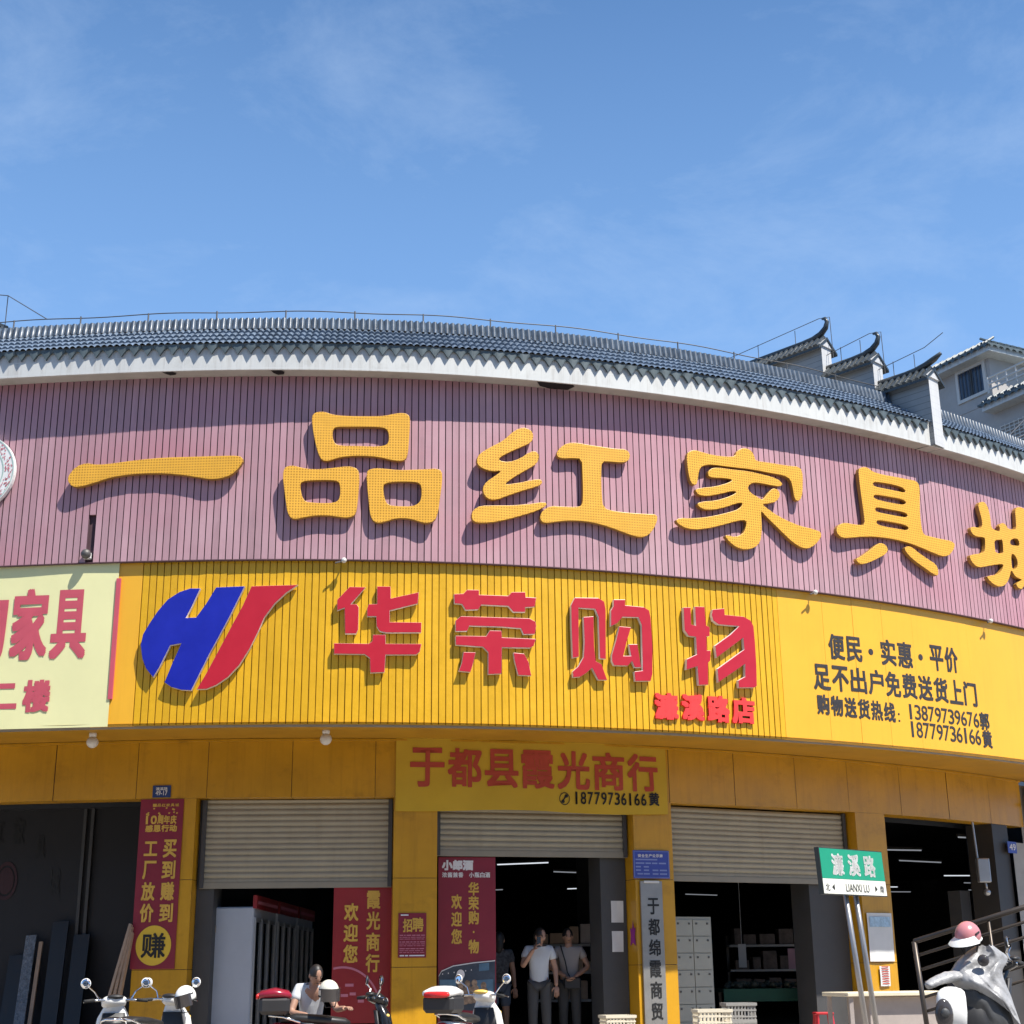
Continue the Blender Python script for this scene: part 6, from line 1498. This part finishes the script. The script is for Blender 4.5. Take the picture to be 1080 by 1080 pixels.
def person(label, loc, J, look, shirt, trousers, hair='short', rz=0, sleeve=.55, shorts=False, hands=None, hem=None):
    t = thing('person', label, 'person', loc, None, False, rz)
    J = {k: Vector(v) for k, v in J.items()}
    E_ = [('pelvis', 'waist'), ('waist', 'chest'), ('chest', 'neck'), ('neck', 'skull')]
    for s_ in 'lr': E_ += [('chest', 'sh'+s_), ('sh'+s_, 'el'+s_), ('el'+s_, 'wr'+s_), ('pelvis', 'hip'+s_), ('hip'+s_, 'kn'+s_), ('kn'+s_, 'an'+s_), ('an'+s_, 'to'+s_)]
    Rd = dict(pelvis=(.13, .10), waist=(.12, .09), chest=(.13, .10), neck=.058, skull=.05)
    for s_ in 'lr': Rd.update({'sh'+s_: .056, 'el'+s_: .043, 'wr'+s_: .030, 'hip'+s_: .088, 'kn'+s_: .058, 'an'+s_: .040, 'to'+s_: .036})
    mb = MB(); mb.mesh(skin_mesh(J, E_, Rd))
    look = Vector(look).normalized(); hc_ = J['skull']
    ax, ay, az = head(mb, hc_, look)
    for s_ in 'lr':
        dirn = (J['wr'+s_]-J['el'+s_]); pn, cu = (hands or {}).get(s_, ((0, 1, 0), .5)); hand(mb, J['wr'+s_], dirn, Vector(pn), cu)
    mb.build('body', K['skin'], t, smooth=True)
    # eyes and brows and mouth
    c = MB()
    for sx in (-1, 1): c.ell(hc_+ax*(sx*.032)+ay*.088+az*.012, .012, .006, .006, 8, 6, ax, ay, az); c.ell(hc_+ax*(sx*.033)+ay*.086+az*.032, .017, .006, .004, 8, 5, ax, ay, az)
    c.ell(hc_+ay*.088-az*.055, .020, .006, .004, 8, 5, ax, ay, az)
    c.build('face_marks', K['hair'], t, smooth=True)
    c = MB()
    hf = lambda q: Vector((q.x, q.y*(1 if q.y < 0 else .9), q.z))
    if hair == 'cap':
        c.ell(hc_+az*.035-ay*.004, .086, .104, .095, 20, 10, ax, ay, az, t0=rad(82)); 
        n = 10; c.loft([[hc_+az*(.035-r_*.3)+ax*(math.sin(a)*(.07+r_*.1))+ay*(.085*math.cos(a)+r_) for a in [rad(-70+140*k/n) for k in range(n+1)]] for r_ in (0.0, .04, .07)], False, False)
        c.build('cap', K['cap_cloth'], t, smooth=True)
        c = MB(); c.ell(hc_-ay*.022+az*.0, .081, .085, .10, 18, 10, ax, ay, az, t0=rad(55), t1=rad(120)); c.build('hair', K['hair'], t, smooth=True)
    else:
        tilt = (az-ay*.35).normalized(); ay2 = ax.cross(tilt)*-1
        c.ell(hc_-ay*.012+az*.014, .085, .101, .117, 22, 12, ax, tilt.cross(ax), tilt, t0=rad(79 if hair == 'short' else 68)); 
        if hair == 'long': c.ell(hc_-ay*.05-az*.06, .08, .06, .15, 18, 10, ax, ay, az)
        c.build('hair', K['hair'], t, smooth=True)
    # shirt
    hemp = J['pelvis']+(J['waist']-J['pelvis'])*(-.1) if hem is None else Vector(hem)
    SJ = dict(chest=J['chest'], hem=hemp, mid=(J['waist']+J['pelvis'])/2, waist=J['waist'], neck=J['chest']+(J['neck']-J['chest'])*.72)
    SE = [('chest', 'waist'), ('waist', 'mid'), ('mid', 'hem'), ('chest', 'neck')]
    SR = dict(chest=(.155, .122), waist=(.152, .118), mid=(.158, .122), hem=(.162, .126), neck=.070)
    for s_ in 'lr':
        SJ['sh'+s_] = J['sh'+s_]; SJ['sl'+s_] = J['sh'+s_]+(J['el'+s_]-J['sh'+s_])*sleeve; SE += [('chest', 'sh'+s_), ('sh'+s_, 'sl'+s_)]; SR['sh'+s_] = .076; SR['sl'+s_] = .070
    mb = MB(); mb.mesh(skin_mesh(SJ, SE, SR)); mb.build('shirt', K[shirt], t, smooth=True)
    TJ = dict(pelvis=J['pelvis']+Vector((0, 0, .03))); TE = []; TR = dict(pelvis=(.142, .115))
    for s_ in 'lr':
        TJ['hip'+s_] = J['hip'+s_]; TR['hip'+s_] = .104; kk = J['kn'+s_]
        if shorts: TJ['kn'+s_] = J['hip'+s_]+(kk-J['hip'+s_])*.8; TR['kn'+s_] = .088; TE += [('pelvis', 'hip'+s_), ('hip'+s_, 'kn'+s_)]
        else:
            TJ['kn'+s_] = kk; TR['kn'+s_] = .080; an = J['an'+s_]+(kk-J['an'+s_])*.06; TJ['an'+s_] = an; TR['an'+s_] = .064; TE += [('pelvis', 'hip'+s_), ('hip'+s_, 'kn'+s_), ('kn'+s_, 'an'+s_)]
    mb = MB(); mb.mesh(skin_mesh(TJ, TE, TR)); mb.build('shorts' if shorts else 'trousers', K[trousers], t, smooth=True)
    for s_ in 'lr':
        d_ = (J['to'+s_]-J['an'+s_]); d_.z = 0; d_.normalize(); c = MB(); base = J['an'+s_]; zf = -.0
        xx = d_.cross(Vector((0, 0, 1)))
        c.loft([[base+d_*a+xx*(w*math.cos(2*math.pi*k/12))+Vector((0, 0, -base.z+max(.0, h_*.5+h_*.5*math.sin(2*math.pi*k/12)))) for k in range(12)] for a, w, h_ in ((-.07, .03, .07), (-.05, .042, .09), (.03, .046, .09), (.12, .048, .06), (.18, .035, .045), (.2, .015, .03))]); c.build('shoe', K['black_plastic'], t, smooth=True)
    return t
FLR = .352
STAND = dict(pelvis=(0, .01, .93), waist=(0, .0, 1.10), chest=(0, .01, 1.31), neck=(0, .0, 1.47), skull=(0, -.02, 1.585),
  shl=(.175, .01, 1.39), ell=(.235, .03, 1.11), wrl=(.235, -.06, .86), shr=(-.175, .01, 1.39), elr=(-.235, .03, 1.11), wrr=(-.235, -.06, .86),
  hipl=(.09, .01, .88), knl=(.10, -.02, .48), anl=(.105, .03, .085), tol=(.12, -.12, .04), hipr=(-.09, .01, .88), knr=(-.10, -.02, .48), anr=(-.105, .03, .085), tor=(-.12, -.12, .04))
p = (0.363,22.800,1.971)
J1 = dict(STAND); J1.update(elr=(-.25, -.10, 1.14), wrr=(-.075, -.20, 1.40), skull=(.03, -.04, 1.585), ell=(.25, .03, 1.11), wrl=(.255, -.07, .86))
m1 = person('person in white short sleeved shirt with a phone to the mouth', (p[0]-.03, 22.8, FLR), J1, (.55, -.8, -.22), 'white_cloth', 'dark_cloth', 'short', hands={'r': ((1, 0, .2), 1.2)}, hem=(0, .01, .80))
c = MB(); c.box((p[0]-.03+.0, 22.8-.235, FLR+1.50), .075, .012, .15, Vector((.8, .6, 0)), Vector((-.6, .8, 0)), Vector((0, 0, 1)), bev=.004); tag(c.build('mobile_phone', K['black_body']), 'black mobile phone held by the person in the white shirt', 'phone')
p = (0.782,23.300,1.908)
J2 = dict(STAND); J2.update(ell=(.30, -.02, 1.14), wrl=(.07, -.20, .98), elr=(-.30, -.02, 1.14), wrr=(-.06, -.21, 1.0), skull=(-.01, -.03, 1.585))
m2 = person('person in grey shirt with shoulder strap, hands clasped, in the entrance', (p[0]+.02, 23.3, FLR-.0), J2, (.15, -1, -.08), 'grey_cloth', 'dark_cloth', 'short', hands={'l': ((-.2, 0, 1), .9), 'r': ((.2, 0, 1), .9)}, hem=(0, .01, .90))
c = MB(); b0 = Vector((p[0]+.02, 23.3, FLR)); c.tube([b0+Vector(v) for v in ((-.12, -.06, 1.45), (-.10, -.125, 1.36), (-.06, -.15, 1.22), (-.03, -.155, 1.06), (0.02, -.17, .97))], .010, 6)
c.tube([b0+Vector(v) for v in ((-.12, -.06, 1.45), (-.06, .09, 1.40), (.0, .14, 1.2), (.12, .14, 1.0))], .010, 6)
bg_ = thing('shoulder_bag', 'small dark bag hung on a strap before the person in grey', 'bag', b0+Vector((.03, -.2, .84))); c.build('strap', K['black_plastic'], bg_)
c = MB(); c.box(b0+Vector((.04, -.20, .90)), .26, .08, .17, bev=.02); c.build('pouch', K['black_plastic'], bg_)
p = (-0.206,23.600,1.896)
J3 = dict(STAND)
m3 = person('person in a dark patterned top and shorts half hidden by the welcome banner', (p[0]-.07, 23.6, FLR-.03), J3, (.5, .8, 0), 'print_cloth', 'blue_cloth', 'long', shorts=True, rz=.3)
# man sitting on a low stool behind the black scooter
p = (-2.514,18.900,1.445)
zs = .15
hz = p[2]-.0-zs
J4 = dict(pelvis=(-.02, .14, .62), waist=(-.02, .09, .80), chest=(0, .0, 1.04), neck=(.035, -.07, 1.165), skull=(.06, -.14, hz-.03),
  shl=(.19, -.03, 1.11), ell=(.33, -.16, .86), wrl=(.46, -.34, .88), shr=(-.17, -.02, 1.11), elr=(-.23, -.16, .83), wrr=(.0, -.34, .80),
  hipl=(.08, .10, .60), knl=(.15, -.32, .56), anl=(.15, -.28, .085), tol=(.17, -.44, .04), hipr=(-.12, .10, .60), knr=(-.19, -.32, .56), anr=(-.19, -.28, .085), tor=(-.21, -.44, .04))
m4 = person('person in a pale shirt sitting behind the black scooter, looking down', (p[0]-.05, 19.0, zs), J4, (.45, -.75, -.55), 'white_cloth', 'dark_cloth', 'short', hands={'l': ((0, 0, -1), .6), 'r': ((0, 0, -1), .6)}, hem=(-.02, .14, .57))
sl = thing('wooden_stool', 'wooden stool under the seated person behind the black scooter', 'stool', (p[0]-.05, 19.14, zs))
c = MB(); c.box((p[0]-.05, 19.14, zs+.485), .34, .28, .035, bev=.006); c.build('seat', K['wood'], sl)
for sx in (-1, 1):
    for sy in (-1, 1):
        c = MB(); c.box((p[0]-.05+sx*.13, 19.14+sy*.10, zs+.2335), .035, .035, .467); c.build('leg', K['wood'], sl)
